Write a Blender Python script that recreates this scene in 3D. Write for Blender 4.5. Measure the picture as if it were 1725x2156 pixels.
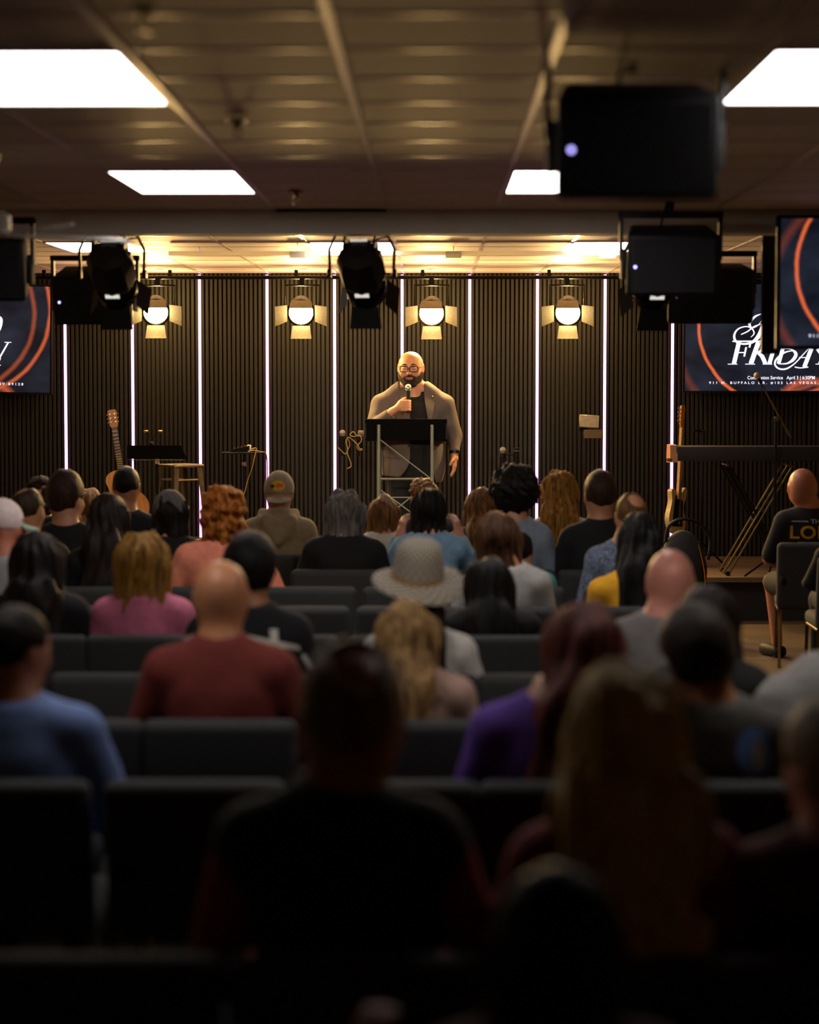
import bpy, bmesh, math, random
import numpy as np
from mathutils import Vector, Matrix, Euler

# ------------------------------------------------------------------ camera, light, exposure
for o in list(bpy.data.objects): bpy.data.objects.remove(o)
SC = bpy.context.scene
COL = SC.collection
F = 4650.0                       # focal length in pixels of the 1725 x 2156 frame
CAM_Z = 2.0
PITCH = math.atan(288 / F); YAW = math.atan(51.5 / F)
cam = bpy.data.cameras.new('camera'); camo = bpy.data.objects.new('camera', cam); COL.objects.link(camo)
cam.sensor_fit = 'VERTICAL'; cam.sensor_height = 36.0; cam.lens = 36.0 * F / 2156
camo.location = (0, 0, CAM_Z); camo.rotation_euler = (math.pi / 2 - PITCH, 0, YAW)
cam.clip_start = 0.1; cam.clip_end = 100
cam.dof.use_dof = True; cam.dof.focus_distance = 18.7; cam.dof.aperture_fstop = 1.6
SC.camera = camo
vs = SC.view_settings
vs.view_transform = 'Standard'; vs.look = 'None'; vs.gamma = 1.0; vs.use_curve_mapping = False
vs.exposure = 0.18
SC.cycles.use_denoising = True
SC.cycles.max_bounces = 5; SC.cycles.diffuse_bounces = 3; SC.cycles.glossy_bounces = 2; SC.cycles.transmission_bounces = 3; SC.cycles.transparent_max_bounces = 4
SC.cycles.adaptive_threshold = .03; SC.cycles.caustics_reflective = False; SC.cycles.caustics_refractive = False; SC.cycles.sample_clamp_indirect = 6.0
world = bpy.data.worlds.new('world'); SC.world = world; world.use_nodes = True
world.node_tree.nodes['Background'].inputs[0].default_value = (0.02, 0.018, 0.015, 1)
world.node_tree.nodes['Background'].inputs[1].default_value = 0.1

PANEL_EMIT = 8.5        # ceiling panels
LED_EMIT = 3.6          # wall strips
FRES_LENS = 55.0        # face of the warm stage lamps
FRES_SPOT = 300.0
FRES_HALO = 29.0  # added point light behind each warm lamp
FRONT_SPOT = 150.0

RM = Euler(camo.rotation_euler).to_matrix()
def P(px, py, Y):
    d = RM @ Vector(((px - 862.5) / F, -(py - 1078) / F, -1.0))
    return Vector((0, 0, CAM_Z)) + d * (Y / d.y)

CEIL = 2.915; WALL_Y = 20.0; STAGE_Z = 0.36; STAGE_Y = 17.9

# ------------------------------------------------------------------ materials
def lin(h):
    h = h.lstrip('#'); r = [int(h[i:i + 2], 16) / 255 for i in (0, 2, 4)]
    return tuple(x / 12.92 if x <= .04045 else ((x + .055) / 1.055) ** 2.4 for x in r)
MATS = {}
def mat(name, col, rough=.6, metal=0., var=.12, nscale=40., bump=0., bscale=None, stretch=None, spec=.5, sheen=0., col2=None, sss=0., coat=0.):
    if name in MATS: return MATS[name]
    if isinstance(col, str): col = lin(col)
    m = bpy.data.materials.new(name); m.use_nodes = True; nt = m.node_tree; N = nt.nodes; L = nt.links
    b = N['Principled BSDF']
    tc = N.new('ShaderNodeTexCoord'); mp = N.new('ShaderNodeMapping'); no = N.new('ShaderNodeTexNoise')
    L.new(tc.outputs['Object'], mp.inputs[0]); L.new(mp.outputs[0], no.inputs['Vector'])
    if stretch: mp.inputs['Scale'].default_value = stretch
    no.inputs['Scale'].default_value = nscale; no.inputs['Detail'].default_value = 4
    r = N.new('ShaderNodeValToRGB')
    c2 = lin(col2) if isinstance(col2, str) else col2
    a = c2 if c2 else tuple(x * (1 - var) for x in col); z = col if c2 else tuple(min(1, x * (1 + var)) for x in col)
    r.color_ramp.elements[0].color = (*a, 1); r.color_ramp.elements[0].position = .35
    r.color_ramp.elements[1].color = (*z, 1); r.color_ramp.elements[1].position = .65
    L.new(no.outputs['Fac'], r.inputs[0]); L.new(r.outputs[0], b.inputs['Base Color'])
    b.inputs['Roughness'].default_value = rough; b.inputs['Metallic'].default_value = metal
    b.inputs['Specular IOR Level'].default_value = spec
    if sheen and max(col) < .02: sheen *= .2
    if sheen: b.inputs['Sheen Weight'].default_value = sheen; b.inputs['Sheen Roughness'].default_value = .35; b.inputs['Sheen Tint'].default_value = (*[min(1, x * 1.6 + .02) for x in col], 1)
    if coat: b.inputs['Coat Weight'].default_value = coat
    if sss:
        b.inputs['Subsurface Weight'].default_value = sss; b.inputs['Subsurface Radius'].default_value = (.012, .005, .003)
    if bump:
        n2 = N.new('ShaderNodeTexNoise'); n2.inputs['Scale'].default_value = bscale or nscale; n2.inputs['Detail'].default_value = 5
        L.new(mp.outputs[0], n2.inputs['Vector'])
        bp = N.new('ShaderNodeBump'); bp.inputs['Strength'].default_value = bump; bp.inputs['Distance'].default_value = .01
        L.new(n2.outputs['Fac'], bp.inputs['Height']); L.new(bp.outputs[0], b.inputs['Normal'])
    MATS[name] = m
    return m
def emit(name, col, strength):
    if name in MATS: return MATS[name]
    m = bpy.data.materials.new(name); m.use_nodes = True; N = m.node_tree.nodes
    b = N['Principled BSDF']; b.inputs['Base Color'].default_value = (.5, .5, .5, 1)
    b.inputs['Emission Color'].default_value = (*col, 1); b.inputs['Emission Strength'].default_value = strength
    MATS[name] = m
    return m

M_TILE = mat('ceiling_tile', '#dccdc4', .62, var=.03, nscale=3, bump=.03, bscale=220, spec=.4)
M_GRID = mat('grid_metal', '#c2b49c', .35, var=.04, spec=.6)
M_BEAM = mat('beam_paint', '#d2c6b4', .7, var=.04, nscale=4)
M_WALLP = mat('side_wall_paint', '#9a8c78', .8, var=.06, nscale=3)
M_SLAT = mat('slat_wood', '#16130e', .65, var=.2, nscale=9, stretch=(8, 8, .5), bump=.1)
M_FELT = mat('black_felt', '#0c0b0a', .95, var=.2, nscale=200)
M_BLACK = mat('black_plastic', '#080808', .6, var=.15, nscale=60, bump=.05, spec=.25)
M_MATTE = mat('matte_black', '#050505', .9, var=.15, nscale=60, spec=.08)
M_BLACKM = mat('black_metal', '#101010', .38, .6, var=.15, nscale=60)
M_WHITE = mat('white_plastic', '#eee8dc', .45, var=.04)
M_CHROME = mat('chrome', '#c9c4b8', .18, 1., var=.05)
M_BRONZE = mat('chair_metal', '#6b5a35', .28, .9, var=.1)
M_CHAIR = mat('charcoal_fabric', '#363635', .85, var=.2, nscale=300, bump=.25, bscale=500, sheen=.15)
M_STAGE = mat('stage_top', '#5e4b35', .55, var=.25, nscale=5, stretch=(.6, 8, 1), bump=.1)
M_STAGEF = mat('stage_front', '#0b0a0a', .7, var=.2)
M_PANEL = emit('panel_light', (1., .95, .93), PANEL_EMIT)
M_LED = emit('led_pink', (1., .32, .88), LED_EMIT)
M_LENS = emit('warm_lens', (1., .74, .34), FRES_LENS)
M_FLENS = emit('cool_lens', (.93, .88, 1.), 6)
M_DOT = emit('violet_led', (.42, .38, 1.), 3.0)

def floor_mat():
    m = bpy.data.materials.new('plank_floor'); m.use_nodes = True; nt = m.node_tree; N = nt.nodes; L = nt.links
    b = N['Principled BSDF']; tc = N.new('ShaderNodeTexCoord'); br = N.new('ShaderNodeTexBrick')
    L.new(tc.outputs['Object'], br.inputs['Vector'])
    br.inputs['Scale'].default_value = 1; br.inputs['Brick Width'].default_value = 1.2; br.inputs['Row Height'].default_value = .15
    br.inputs['Mortar Size'].default_value = .003
    br.inputs['Color1'].default_value = (*lin('#6d5b46'), 1); br.inputs['Color2'].default_value = (*lin('#5e4e3b'), 1)
    br.inputs['Mortar'].default_value = (*lin('#3b3226'), 1)
    no = N.new('ShaderNodeTexNoise'); mp = N.new('ShaderNodeMapping'); mp.inputs['Scale'].default_value = (2, 30, 1)
    L.new(tc.outputs['Object'], mp.inputs[0]); L.new(mp.outputs[0], no.inputs['Vector']); no.inputs['Scale'].default_value = 2
    mx = N.new('ShaderNodeMixRGB'); mx.blend_type = 'MULTIPLY'; mx.inputs[0].default_value = .4
    L.new(br.outputs[0], mx.inputs[1]); L.new(no.outputs['Fac'], mx.inputs[2]); L.new(mx.outputs[0], b.inputs['Base Color'])
    b.inputs['Roughness'].default_value = .45
    return m

# ------------------------------------------------------------------ mesh helpers
class MB:
    def __init__(s): s.v = []; s.f = []
    def add(s, vf, M=None):
        v, f = vf; o = len(s.v)
        s.v += [tuple((M @ Vector(p)) if M else p) for p in v]; s.f += [tuple(i + o for i in q) for q in f]
        return s
    def box(s, c, d, R=None):
        x, y, z = [k / 2 for k in d]
        v = [Vector(p) for p in ((-x, -y, -z), (x, -y, -z), (x, y, -z), (-x, y, -z), (-x, -y, z), (x, -y, z), (x, y, z), (-x, y, z))]
        if R: v = [R @ p for p in v]
        return s.add(([tuple(p + Vector(c)) for p in v], [(3, 2, 1, 0), (4, 5, 6, 7), (0, 1, 5, 4), (1, 2, 6, 5), (2, 3, 7, 6), (3, 0, 4, 7)]))
    def rbox(s, c, d, r=.01, seg=2, R=None):
        M = Matrix.Translation(c) @ (R.to_4x4() if R else Matrix())
        return s.add(rbox(d, r, seg), M)
    def tube(s, pts, r, n=8, caps=True):
        pts = [Vector(p) for p in pts]; k = len(pts); rr = r if isinstance(r, (list, tuple)) else [r] * k
        o = len(s.v); prev = None
        for i in range(k):
            t = (pts[min(i + 1, k - 1)] - pts[max(i - 1, 0)]).normalized()
            if prev is None:
                up = Vector((0, 0, 1)) if abs(t.z) < .9 else Vector((1, 0, 0))
                a = t.cross(up).normalized()
            else:
                a = (prev - t * prev.dot(t)).normalized()
            prev = a; b = t.cross(a)
            for j in range(n):
                w = 2 * math.pi * j / n
                s.v.append(tuple(pts[i] + (a * math.cos(w) + b * math.sin(w)) * rr[i]))
        for i in range(k - 1):
            for j in range(n):
                q = o + i * n; j2 = (j + 1) % n
                s.f.append((q + j, q + j2, q + n + j2, q + n + j))
        if caps:
            s.f.append(tuple(o + j for j in reversed(range(n)))); s.f.append(tuple(o + (k - 1) * n + j for j in range(n)))
        return s
    def lathe(s, prof, n=20, M=None):
        o = len(s.v); M = M or Matrix()
        for r, z in prof:
            for j in range(n):
                w = 2 * math.pi * j / n
                s.v.append(tuple(M @ Vector((r * math.cos(w), r * math.sin(w), z))))
        for i in range(len(prof) - 1):
            for j in range(n):
                q = o + i * n; j2 = (j + 1) % n
                s.f.append((q + j, q + j2, q + n + j2, q + n + j))
        s.f.append(tuple(o + j for j in reversed(range(n)))); s.f.append(tuple(o + (len(prof) - 1) * n + j for j in range(n)))
        return s
    def prism(s, poly, y0, y1, M=None):
        """polygon in xz, extruded from y0 (front) to y1"""
        n = len(poly); o = len(s.v); M = M or Matrix()
        for y in (y0, y1):
            for x, z in poly: s.v.append(tuple(M @ Vector((x, y, z))))
        s.f.append(tuple(o + i for i in range(n))); s.f.append(tuple(o + n + i for i in reversed(range(n))))
        for i in range(n):
            j = (i + 1) % n; s.f.append((o + j, o + i, o + n + i, o + n + j))
        return s
    def mesh(s, name, smooth=True, ang=40):
        me = bpy.data.meshes.new(name); me.from_pydata(s.v, [], s.f)
        bm = bmesh.new(); bm.from_mesh(me); bmesh.ops.recalc_face_normals(bm, faces=bm.faces); bm.to_mesh(me); bm.free()
        if smooth:
            me.polygons.foreach_set('use_smooth', [True] * len(me.polygons)); me.set_sharp_from_angle(angle=math.radians(ang))
        return me
    def build(s, name, m, parent=None, **k):
        return link(name, s.mesh(name, **k), m, parent)
_rb = {}
def rbox(d, r, seg=2):
    key = (tuple(round(x, 5) for x in d), round(r, 5), seg)
    if key not in _rb:
        bm = bmesh.new(); bmesh.ops.create_cube(bm, size=1.0)
        bmesh.ops.scale(bm, vec=d, verts=bm.verts)
        bmesh.ops.bevel(bm, geom=list(bm.edges), offset=r, segments=seg, affect='EDGES', profile=.5, clamp_overlap=True)
        bm.verts.index_update()
        _rb[key] = ([tuple(v.co) for v in bm.verts], [tuple(v.index for v in f.verts) for f in bm.faces]); bm.free()
    return _rb[key]
def link(name, me, m, parent=None):
    o = bpy.data.objects.new(name, me); COL.objects.link(o)
    if m is not None and len(me.materials) == 0: me.materials.append(m)
    if parent is not None: o.parent = parent
    return o
def tag(o, label, cat, group=None):
    o['label'] = label; o['category'] = cat
    if group: o['group'] = group
    return o
def thing(name, label, cat, loc=(0, 0, 0), rot=(0, 0, 0), group=None):
    o = bpy.data.objects.new(name, None); COL.objects.link(o); o.empty_display_size = .1
    o.location = loc; o.rotation_euler = rot
    return tag(o, label, cat, group)
def struct(o): o['kind'] = 'structure'; return o
def RX(a): return Matrix.Rotation(math.radians(a), 3, 'X')
def RY(a): return Matrix.Rotation(math.radians(a), 3, 'Y')
def RZ(a): return Matrix.Rotation(math.radians(a), 3, 'Z')
def dup(o, parent=None):
    c = o.copy(); COL.objects.link(c); c.parent = parent
    for ch in list(o.children): dup(ch, c)
    return c
def smooth_pts(pts, n=6):
    pts = [Vector(p) for p in pts]; out = []
    for i in range(len(pts) - 1):
        p0, p1, p2, p3 = pts[max(i - 1, 0)], pts[i], pts[i + 1], pts[min(i + 2, len(pts) - 1)]
        for k in range(n):
            t = k / n
            out.append(.5 * ((2 * p1) + (p2 - p0) * t + (2 * p0 - 5 * p1 + 4 * p2 - p3) * t * t + (3 * p1 - p0 - 3 * p2 + p3) * t ** 3))
    out.append(pts[-1]); return out
def text_mesh(body, width=None, height=None, spacing=1.0, bold=0.0):
    """lettering as flat triangles; returns (verts in x,z centred, faces)"""
    cu = bpy.data.curves.new('lettering', 'FONT'); cu.body = body; cu.align_x = 'CENTER'; cu.align_y = 'CENTER'
    cu.space_character = spacing; cu.offset = bold; cu.resolution_u = 3
    ob = bpy.data.objects.new('lettering', cu); COL.objects.link(ob)
    me = bpy.data.meshes.new_from_object(ob.evaluated_get(bpy.context.evaluated_depsgraph_get()))
    v = np.array([tuple(p.co) for p in me.vertices]); f = [tuple(p.vertices) for p in me.polygons]
    bpy.data.objects.remove(ob); bpy.data.curves.remove(cu); bpy.data.meshes.remove(me)
    lo, hi = v.min(0), v.max(0); c = (lo + hi) / 2; e = hi - lo
    sx = width / e[0] if width else height / e[1]; sz = height / e[1] if height else sx
    return [((p[0] - c[0]) * sx, (p[1] - c[1]) * sz) for p in v], f
def ribbon(pts, w, n=6):
    """calligraphic stroke: list of (x,z) with widths -> flat strip"""
    k = len(pts); ww = w if isinstance(w, (list, tuple)) else [w] * k
    P3 = smooth_pts([(p[0], q, p[1]) for p, q in zip(pts, ww)], n) if k > 2 else [Vector((p[0], q, p[1])) for p, q in zip(pts, ww)]
    v = []; f = []
    for i, p in enumerate(P3):
        a = P3[max(i - 1, 0)]; b = P3[min(i + 1, len(P3) - 1)]
        t = Vector((b.x - a.x, b.z - a.z)); t = t.normalized() if t.length > 1e-9 else Vector((1, 0)); nn = Vector((-t.y, t.x)) * p.y / 2
        v += [(p.x + nn.x, p.z + nn.y), (p.x - nn.x, p.z - nn.y)]
        if i: f.append((2 * i - 2, 2 * i - 1, 2 * i + 1, 2 * i))
    return v, f

# ------------------------------------------------------------------ implicit surfaces (continuous bodies, hair, clothes)
def surfnet(fn, lo, hi, h):
    lo = np.array(lo, float); n = np.maximum(np.ceil((np.array(hi) - lo) / h).astype(int) + 1, 4)
    ax = [(lo[i] + h * np.arange(n[i])).astype(np.float32) for i in range(3)]
    X, Y, Z = np.meshgrid(*ax, indexing='ij')
    V = fn(X, Y, Z).astype(np.float32)
    B = V < 0
    c = n - 1
    acc = np.zeros((*c, 3), np.float32); cnt = np.zeros(c, np.float32)
    def sl(i, j, k): return (slice(i, i + c[0]), slice(j, j + c[1]), slice(k, k + c[2]))
    cs = [(0, 0, 0), (1, 0, 0), (0, 1, 0), (1, 1, 0), (0, 0, 1), (1, 0, 1), (0, 1, 1), (1, 1, 1)]
    for a in range(8):
        for ax_ in range(3):
            if cs[a][ax_] == 0:
                b = list(cs[a]); b[ax_] = 1
                va, vb = V[sl(*cs[a])], V[sl(*b)]
                m = (va < 0) != (vb < 0)
                den = np.where(m, va - vb, 1)
                t = np.where(m, va / den, 0)
                for q in range(3):
                    acc[..., q] += np.where(m, cs[a][q] + (t if q == ax_ else 0), 0)
                cnt += m
    act = cnt > 0
    idx = np.full(c, -1, np.int64); idx[act] = np.arange(act.sum())
    g = np.argwhere(act)
    verts = lo + (g + acc[act] / cnt[act][:, None]) * h
    faces = []
    for ax_ in range(3):
        u, w = (ax_ + 1) % 3, (ax_ + 2) % 3
        s0 = [slice(None)] * 3; s1 = [slice(None)] * 3
        s0[ax_] = slice(0, n[ax_] - 1); s1[ax_] = slice(1, n[ax_])
        for q in (u, w): s0[q] = slice(1, n[q] - 1); s1[q] = slice(1, n[q] - 1)
        b0, b1 = B[tuple(s0)], B[tuple(s1)]
        e = np.argwhere(b0 != b1)
        if len(e) == 0: continue
        flip = b1[tuple(e.T)]
        off = np.zeros(3, int); off[u] = 1; off[w] = 1
        base = e + off
        du = np.zeros(3, int); du[u] = 1; dw = np.zeros(3, int); dw[w] = 1
        q = [idx[tuple((base - du - dw).T)], idx[tuple((base - dw).T)], idx[tuple(base.T)], idx[tuple((base - du).T)]]
        q = np.stack(q, 1); q[flip] = q[flip][:, ::-1]
        faces.append(q)
    if not faces: return np.zeros((0, 3)), np.zeros((0, 4), int)
    return verts, np.concatenate(faces)
def net_mesh(name, verts, faces):
    me = bpy.data.meshes.new(name)
    me.vertices.add(len(verts)); me.vertices.foreach_set('co', np.asarray(verts, np.float32).ravel())
    nf = len(faces); k = faces.shape[1]
    me.loops.add(nf * k); me.loops.foreach_set('vertex_index', faces.ravel().astype(np.int32))
    me.polygons.add(nf); me.polygons.foreach_set('loop_start', np.arange(0, nf * k, k, dtype=np.int32))
    me.polygons.foreach_set('use_smooth', np.ones(nf, bool)); me.update(calc_edges=True)
    return me
def cap(p, a, b, ra, rb=None, sy=1.):
    rb = ra if rb is None else rb
    X, Y, Z = p; ay, by = a[1] / sy, b[1] / sy; Y = Y / sy
    bx, bY, bz = b[0] - a[0], by - ay, b[2] - a[2]; L = bx * bx + bY * bY + bz * bz + 1e-9
    px, py, pz = X - a[0], Y - ay, Z - a[2]
    t = np.clip((px * bx + py * bY + pz * bz) / L, 0, 1)
    return (np.sqrt((px - bx * t) ** 2 + (py - bY * t) ** 2 + (pz - bz * t) ** 2) - (ra + (rb - ra) * t)) * min(1, sy)
def ell(p, c, r):
    X, Y, Z = p[0] - c[0], p[1] - c[1], p[2] - c[2]
    k0 = np.sqrt((X / r[0]) ** 2 + (Y / r[1]) ** 2 + (Z / r[2]) ** 2)
    k1 = np.sqrt((X / r[0] ** 2) ** 2 + (Y / r[1] ** 2) ** 2 + (Z / r[2] ** 2) ** 2) + 1e-9
    return k0 * (k0 - 1) / k1
def smin(a, b, k=.03):
    h = np.clip(.5 + .5 * (b - a) / k, 0, 1)
    return b + (a - b) * h - k * h * (1 - h)
def smax(a, b, k=.01): return -smin(-a, -b, k)
def wob(p, s, seed=0):
    r = random.Random(seed); X, Y, Z = p; d = 0
    for i in range(4):
        a = [r.uniform(-1, 1) * s for _ in range(3)]; d = d + np.sin(X * a[0] + Y * a[1] + Z * a[2] + r.uniform(0, 6.28)) * .25
    return d
# ------------------------------------------------------------------ the room
def box_struct(name, c, d, m, parent=None):
    o = MB().box(c, d).build(name, m, parent, smooth=False)
    if parent is None: struct(o)
    return o
XL, XR, YB = -5.2, 5.2, -2.5
floor = box_struct('floor', (0, (YB + WALL_Y) / 2, -.05), (XR - XL, WALL_Y - YB + .6, .1), floor_mat())
dark_floor = box_struct('floor_dark_sheet', (-1.7, 9.0, .004), (6.6, 13.8, .008), mat('dark_sheet', '#1d1b1a', .95, var=.3, nscale=400, bump=.3))  # added dark sheet that darkens the floor under the seating
box_struct('wall_left', (XL - .05, (YB + WALL_Y) / 2, 1.5), (.1, WALL_Y - YB + .6, 3.1), M_WALLP)
box_struct('wall_right', (XR + .05, (YB + WALL_Y) / 2, 1.5), (.1, WALL_Y - YB + .6, 3.1), M_WALLP)
box_struct('wall_rear', (0, YB - .05, 1.5), (XR - XL, .1, 3.1), M_WALLP)
wallb = box_struct('wall_back', (0, WALL_Y + .08, 1.5), (XR - XL, .1, 3.1), M_FELT)
slat_me = MB().rbox((0, 0, 0), (.027, .022, CEIL - STAGE_Z), .003, 1).mesh('slat')
XS = [-.288 + .61 * k for k in range(-7, 8)]
for a in XS[:-1]:
    for j in range(15):
        x = a + .025 + .04 * j
        if -4.25 < x < 3.95:
            s = link('slat', slat_me, M_SLAT, wallb); s.location = (x, WALL_Y + .017, (CEIL + STAGE_Z) / 2)
# ceiling: slab with hung tiles, runners and cross tees
ceil = box_struct('ceiling', (0, (YB + WALL_Y) / 2, CEIL + .09), (XR - XL, WALL_Y - YB + .6, .1), M_TILE)
tile_me = MB().rbox((0, 0, 0), (.596, .596, .016), .003, 1).mesh('ceiling_tile', smooth=False)
BEAM_Y = 12.36
rows_front = [6.32 + .61 * k for k in range(-14, 10)]; rows_back = [15.29 + .61 * k for k in range(-4, 8)]
PANELS = [(-1.49, 6.32), (.95, 6.32), (-1.49, 9.98), (.34, 9.98), (-2.71, 15.29), (-.88, 15.29), (.95, 15.29)]
def covered(x, y): return any(abs(x - px) < .1 and (abs(y - py) < .1 or abs(y - py - .61) < .1) for px, py in PANELS)
XG = [-.27 + .61 * k for k in range(-8, 9)]
for rows, y_hi in ((rows_front, BEAM_Y), (rows_back, WALL_Y)):
    for y in rows:
        if y < 3.8: continue
        for x in XG[:-1]:
            px0 = 914 + x / y * F; px1 = 914 + (x + .61) / y * F
            if px1 < -60 or px0 > 1790 or covered(x, y): continue
            t = link('ceiling_tile', tile_me, M_TILE, ceil); t.location = (x + .305, y + .305, CEIL + .0115)
            if y + .61 > y_hi + .05: t.location.y = y + .305; t.scale.y = (y_hi - y) / .61; t.location.y = (y + y_hi) / 2
for x in XG:
    for (a, b) in ((YB, BEAM_Y), (BEAM_Y + .2, WALL_Y)):
        MB().box((x, (a + b) / 2, CEIL + .003), (.024, b - a, .008)).build('grid_runner', M_GRID, ceil, smooth=False)
for rows in (rows_front, rows_back):
    for y in rows:
        MB().box((XG[0] + .61 * 8, y, CEIL + .0045), (.61 * 16, .024, .006)).build('cross_tee', M_GRID, ceil, smooth=False)
beam = struct(MB().box((0, BEAM_Y + .09, 2.86), (XR - XL, .18, .15)).build('trim_1', M_BEAM, smooth=False))
# slot grille in front of the beam
g = thing('air_slot', 'thin black air slot where the front ceiling meets the beam', 'vent', (-.57, 12.3, CEIL - .004))
MB().box((0, 0, 0), (.6, .04, .006)).build('slot', M_BLACK, g, smooth=False)
for s in (-1, 1): MB().box((0, s * .026, -.002), (.61, .01, .008)).build('slot_edge', M_BLACKM, g, smooth=False)
# panels
PL = {0: 'large left white ceiling light panel nearest the camera', 1: 'large white ceiling light panel cut by the right picture edge',
      2: 'white ceiling light panel left of centre in front of the beam', 3: 'white ceiling light panel half hidden by the nearest hanging loudspeaker',
      4: 'left white ceiling light panel above the stage behind the left spotlight', 5: 'middle white ceiling light panel above the stage behind the beam',
      6: 'right white ceiling light panel above the stage beside the hanging loudspeakers'}
for i, (x, y) in enumerate(PANELS):
    t = thing('ceiling_light_panel', PL[i], 'ceiling light', (x + .305, y + .61, CEIL), group='flat ceiling light panels')
    MB().box((0, 0, .004), (.565, 1.175, .008)).build('diffuser', M_PANEL, t, smooth=False)
    fr = MB()
    for s in (-1, 1):
        fr.box((s * .29, 0, .004), (.016, 1.2, .014)); fr.box((0, s * .595, .004), (.58, .016, .014))
    fr.build('frame', M_GRID, t, smooth=False)
# stage platform
st = thing('stage_platform', 'low stage with brown top and black front edge', 'stage', (0, (STAGE_Y + WALL_Y) / 2, 0))
dY = WALL_Y - STAGE_Y
MB().box((0, 0, STAGE_Z - .02), (XR - XL - .02, dY, .04)).build('stage_top', M_STAGE, st, smooth=False)
MB().box((0, .03, (STAGE_Z - .04) / 2), (XR - XL - .02, dY - .06, STAGE_Z - .04)).build('stage_front', M_STAGEF, st, smooth=False)
# vertical light strips on the wall
names = ['leftmost', 'second', 'third', 'fourth', 'fifth', 'sixth', 'seventh', 'eighth', 'ninth', 'tenth']
vis = [x for x in XS if 100 < 914 + x / WALL_Y * F < 1450]
for x in XS:
    if x not in vis: continue
    if x in vis:
        i = vis.index(x)
        lab = ('leftmost of the ten pink-white vertical light strips on the slat wall', '')[0] if i == 0 else \
              ('rightmost pink-white vertical light strip, left of the right screen' if i == 9 else names[i] + ' from left of the pink-white vertical light strips on the slat wall')
    elif x < 0: lab = 'pink-white vertical light strip hidden behind the left screen'
    elif x < 3: lab = 'pink-white vertical light strip hidden behind the right screen'
    else: lab = 'pink-white vertical light strip at the far right edge of the slat wall'
    t = thing('light_strip', lab, 'light strip', (x, WALL_Y + .012, STAGE_Z), group='vertical light strips on the slat wall')
    H = CEIL - STAGE_Z
    MB().box((0, -.012, H / 2), (.024, .006, H - .02)).build('diffuser', M_LED, t, smooth=False)
    MB().box((0, .002, H / 2), (.032, .022, H)).build('channel', M_BLACKM, t, smooth=False)
# lamp pipe above the stage
pipe = thing('lighting_pipe', 'long black lamp pipe running under the ceiling along the stage wall', 'pipe', (0, 19.3, 2.85))
MB().tube([(-4.3, 0, 0), (4.0, 0, 0)], .018, 10).build('tube', M_BLACKM, pipe)
for x in (-3.4, -2.3, -1.2, -.1, 1., 2.1, 3.2):
    MB().box((x, 0, .035), (.03, .03, .06)).build('hanger', M_BLACKM, pipe, smooth=False)
# white raceway on the stage ceiling
rw = thing('white_cable_raceway', 'long white cable raceway under the stage ceiling with junction boxes', 'raceway', (0, 15.77, CEIL - .05))
M_ACR = mat('white_acrylic', '#f2ecde', .5, var=.02)
_n = M_ACR.node_tree.nodes; _tl = _n.new('ShaderNodeBsdfTranslucent'); _tl.inputs[0].default_value = (.95, .92, .85, 1); _ms = _n.new('ShaderNodeMixShader'); _ms.inputs[0].default_value = .7
M_ACR.node_tree.links.new(_n['Principled BSDF'].outputs[0], _ms.inputs[1]); M_ACR.node_tree.links.new(_tl.outputs[0], _ms.inputs[2]); M_ACR.node_tree.links.new(_ms.outputs[0], _n['Material Output'].inputs[0])
xa, xb = P(355, 535, 15.77).x, P(1312, 535, 15.77).x
MB().box(((xa + xb) / 2, 0, 0), (xb - xa, .03, .03)).build('duct', M_ACR, rw, smooth=False)
for px in (627, 955, 1280):
    MB().rbox((P(px, 535, 15.77).x, -.005, -.012), (.115, .06, .045), .006, 1).build('junction_box', M_ACR, rw)
for px in (420, 627, 955, 1280): MB().tube([(P(px, 535, 15.77).x, 0, 0), (P(px, 535, 15.77).x, 0, .05)], .004, 6).build('hanger', M_CHROME, rw)
# sprinkler heads
M_SPR = mat('sprinkler_brass', '#6e5a38', .35, .8)
for (px, py, lab) in ((305, 20, 'nearest ceiling sprinkler head, top left'), (500, 256, 'middle ceiling sprinkler head right of the big left light panel'), (623, 405, 'farthest ceiling sprinkler head close to the beam')):
    Y = (CEIL - CAM_Z) * F / (790 - py); p = P(px, py, Y)
    t = thing('sprinkler_head', lab, 'sprinkler', (p.x, Y, CEIL), group='ceiling sprinkler heads')
    MB().lathe([(.012, 0), (.036, -.001), (.036, -.006), (.018, -.012), (.012, -.012)], 16).build('escutcheon', M_SPR, t)
    MB().lathe([(.011, -.01), (.014, -.02), (.014, -.032), (.008, -.036)], 10).build('body', M_SPR, t)
    for s in (-1, 1): MB().tube([(s * .012, 0, -.03), (s * .014, 0, -.05), (s * .003, 0, -.064)], .003, 5).build('arm', M_SPR, t)
    MB().lathe([(.003, -.062), (.02, -.064), (.02, -.067), (.003, -.067)], 12).build('deflector', M_SPR, t)

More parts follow.
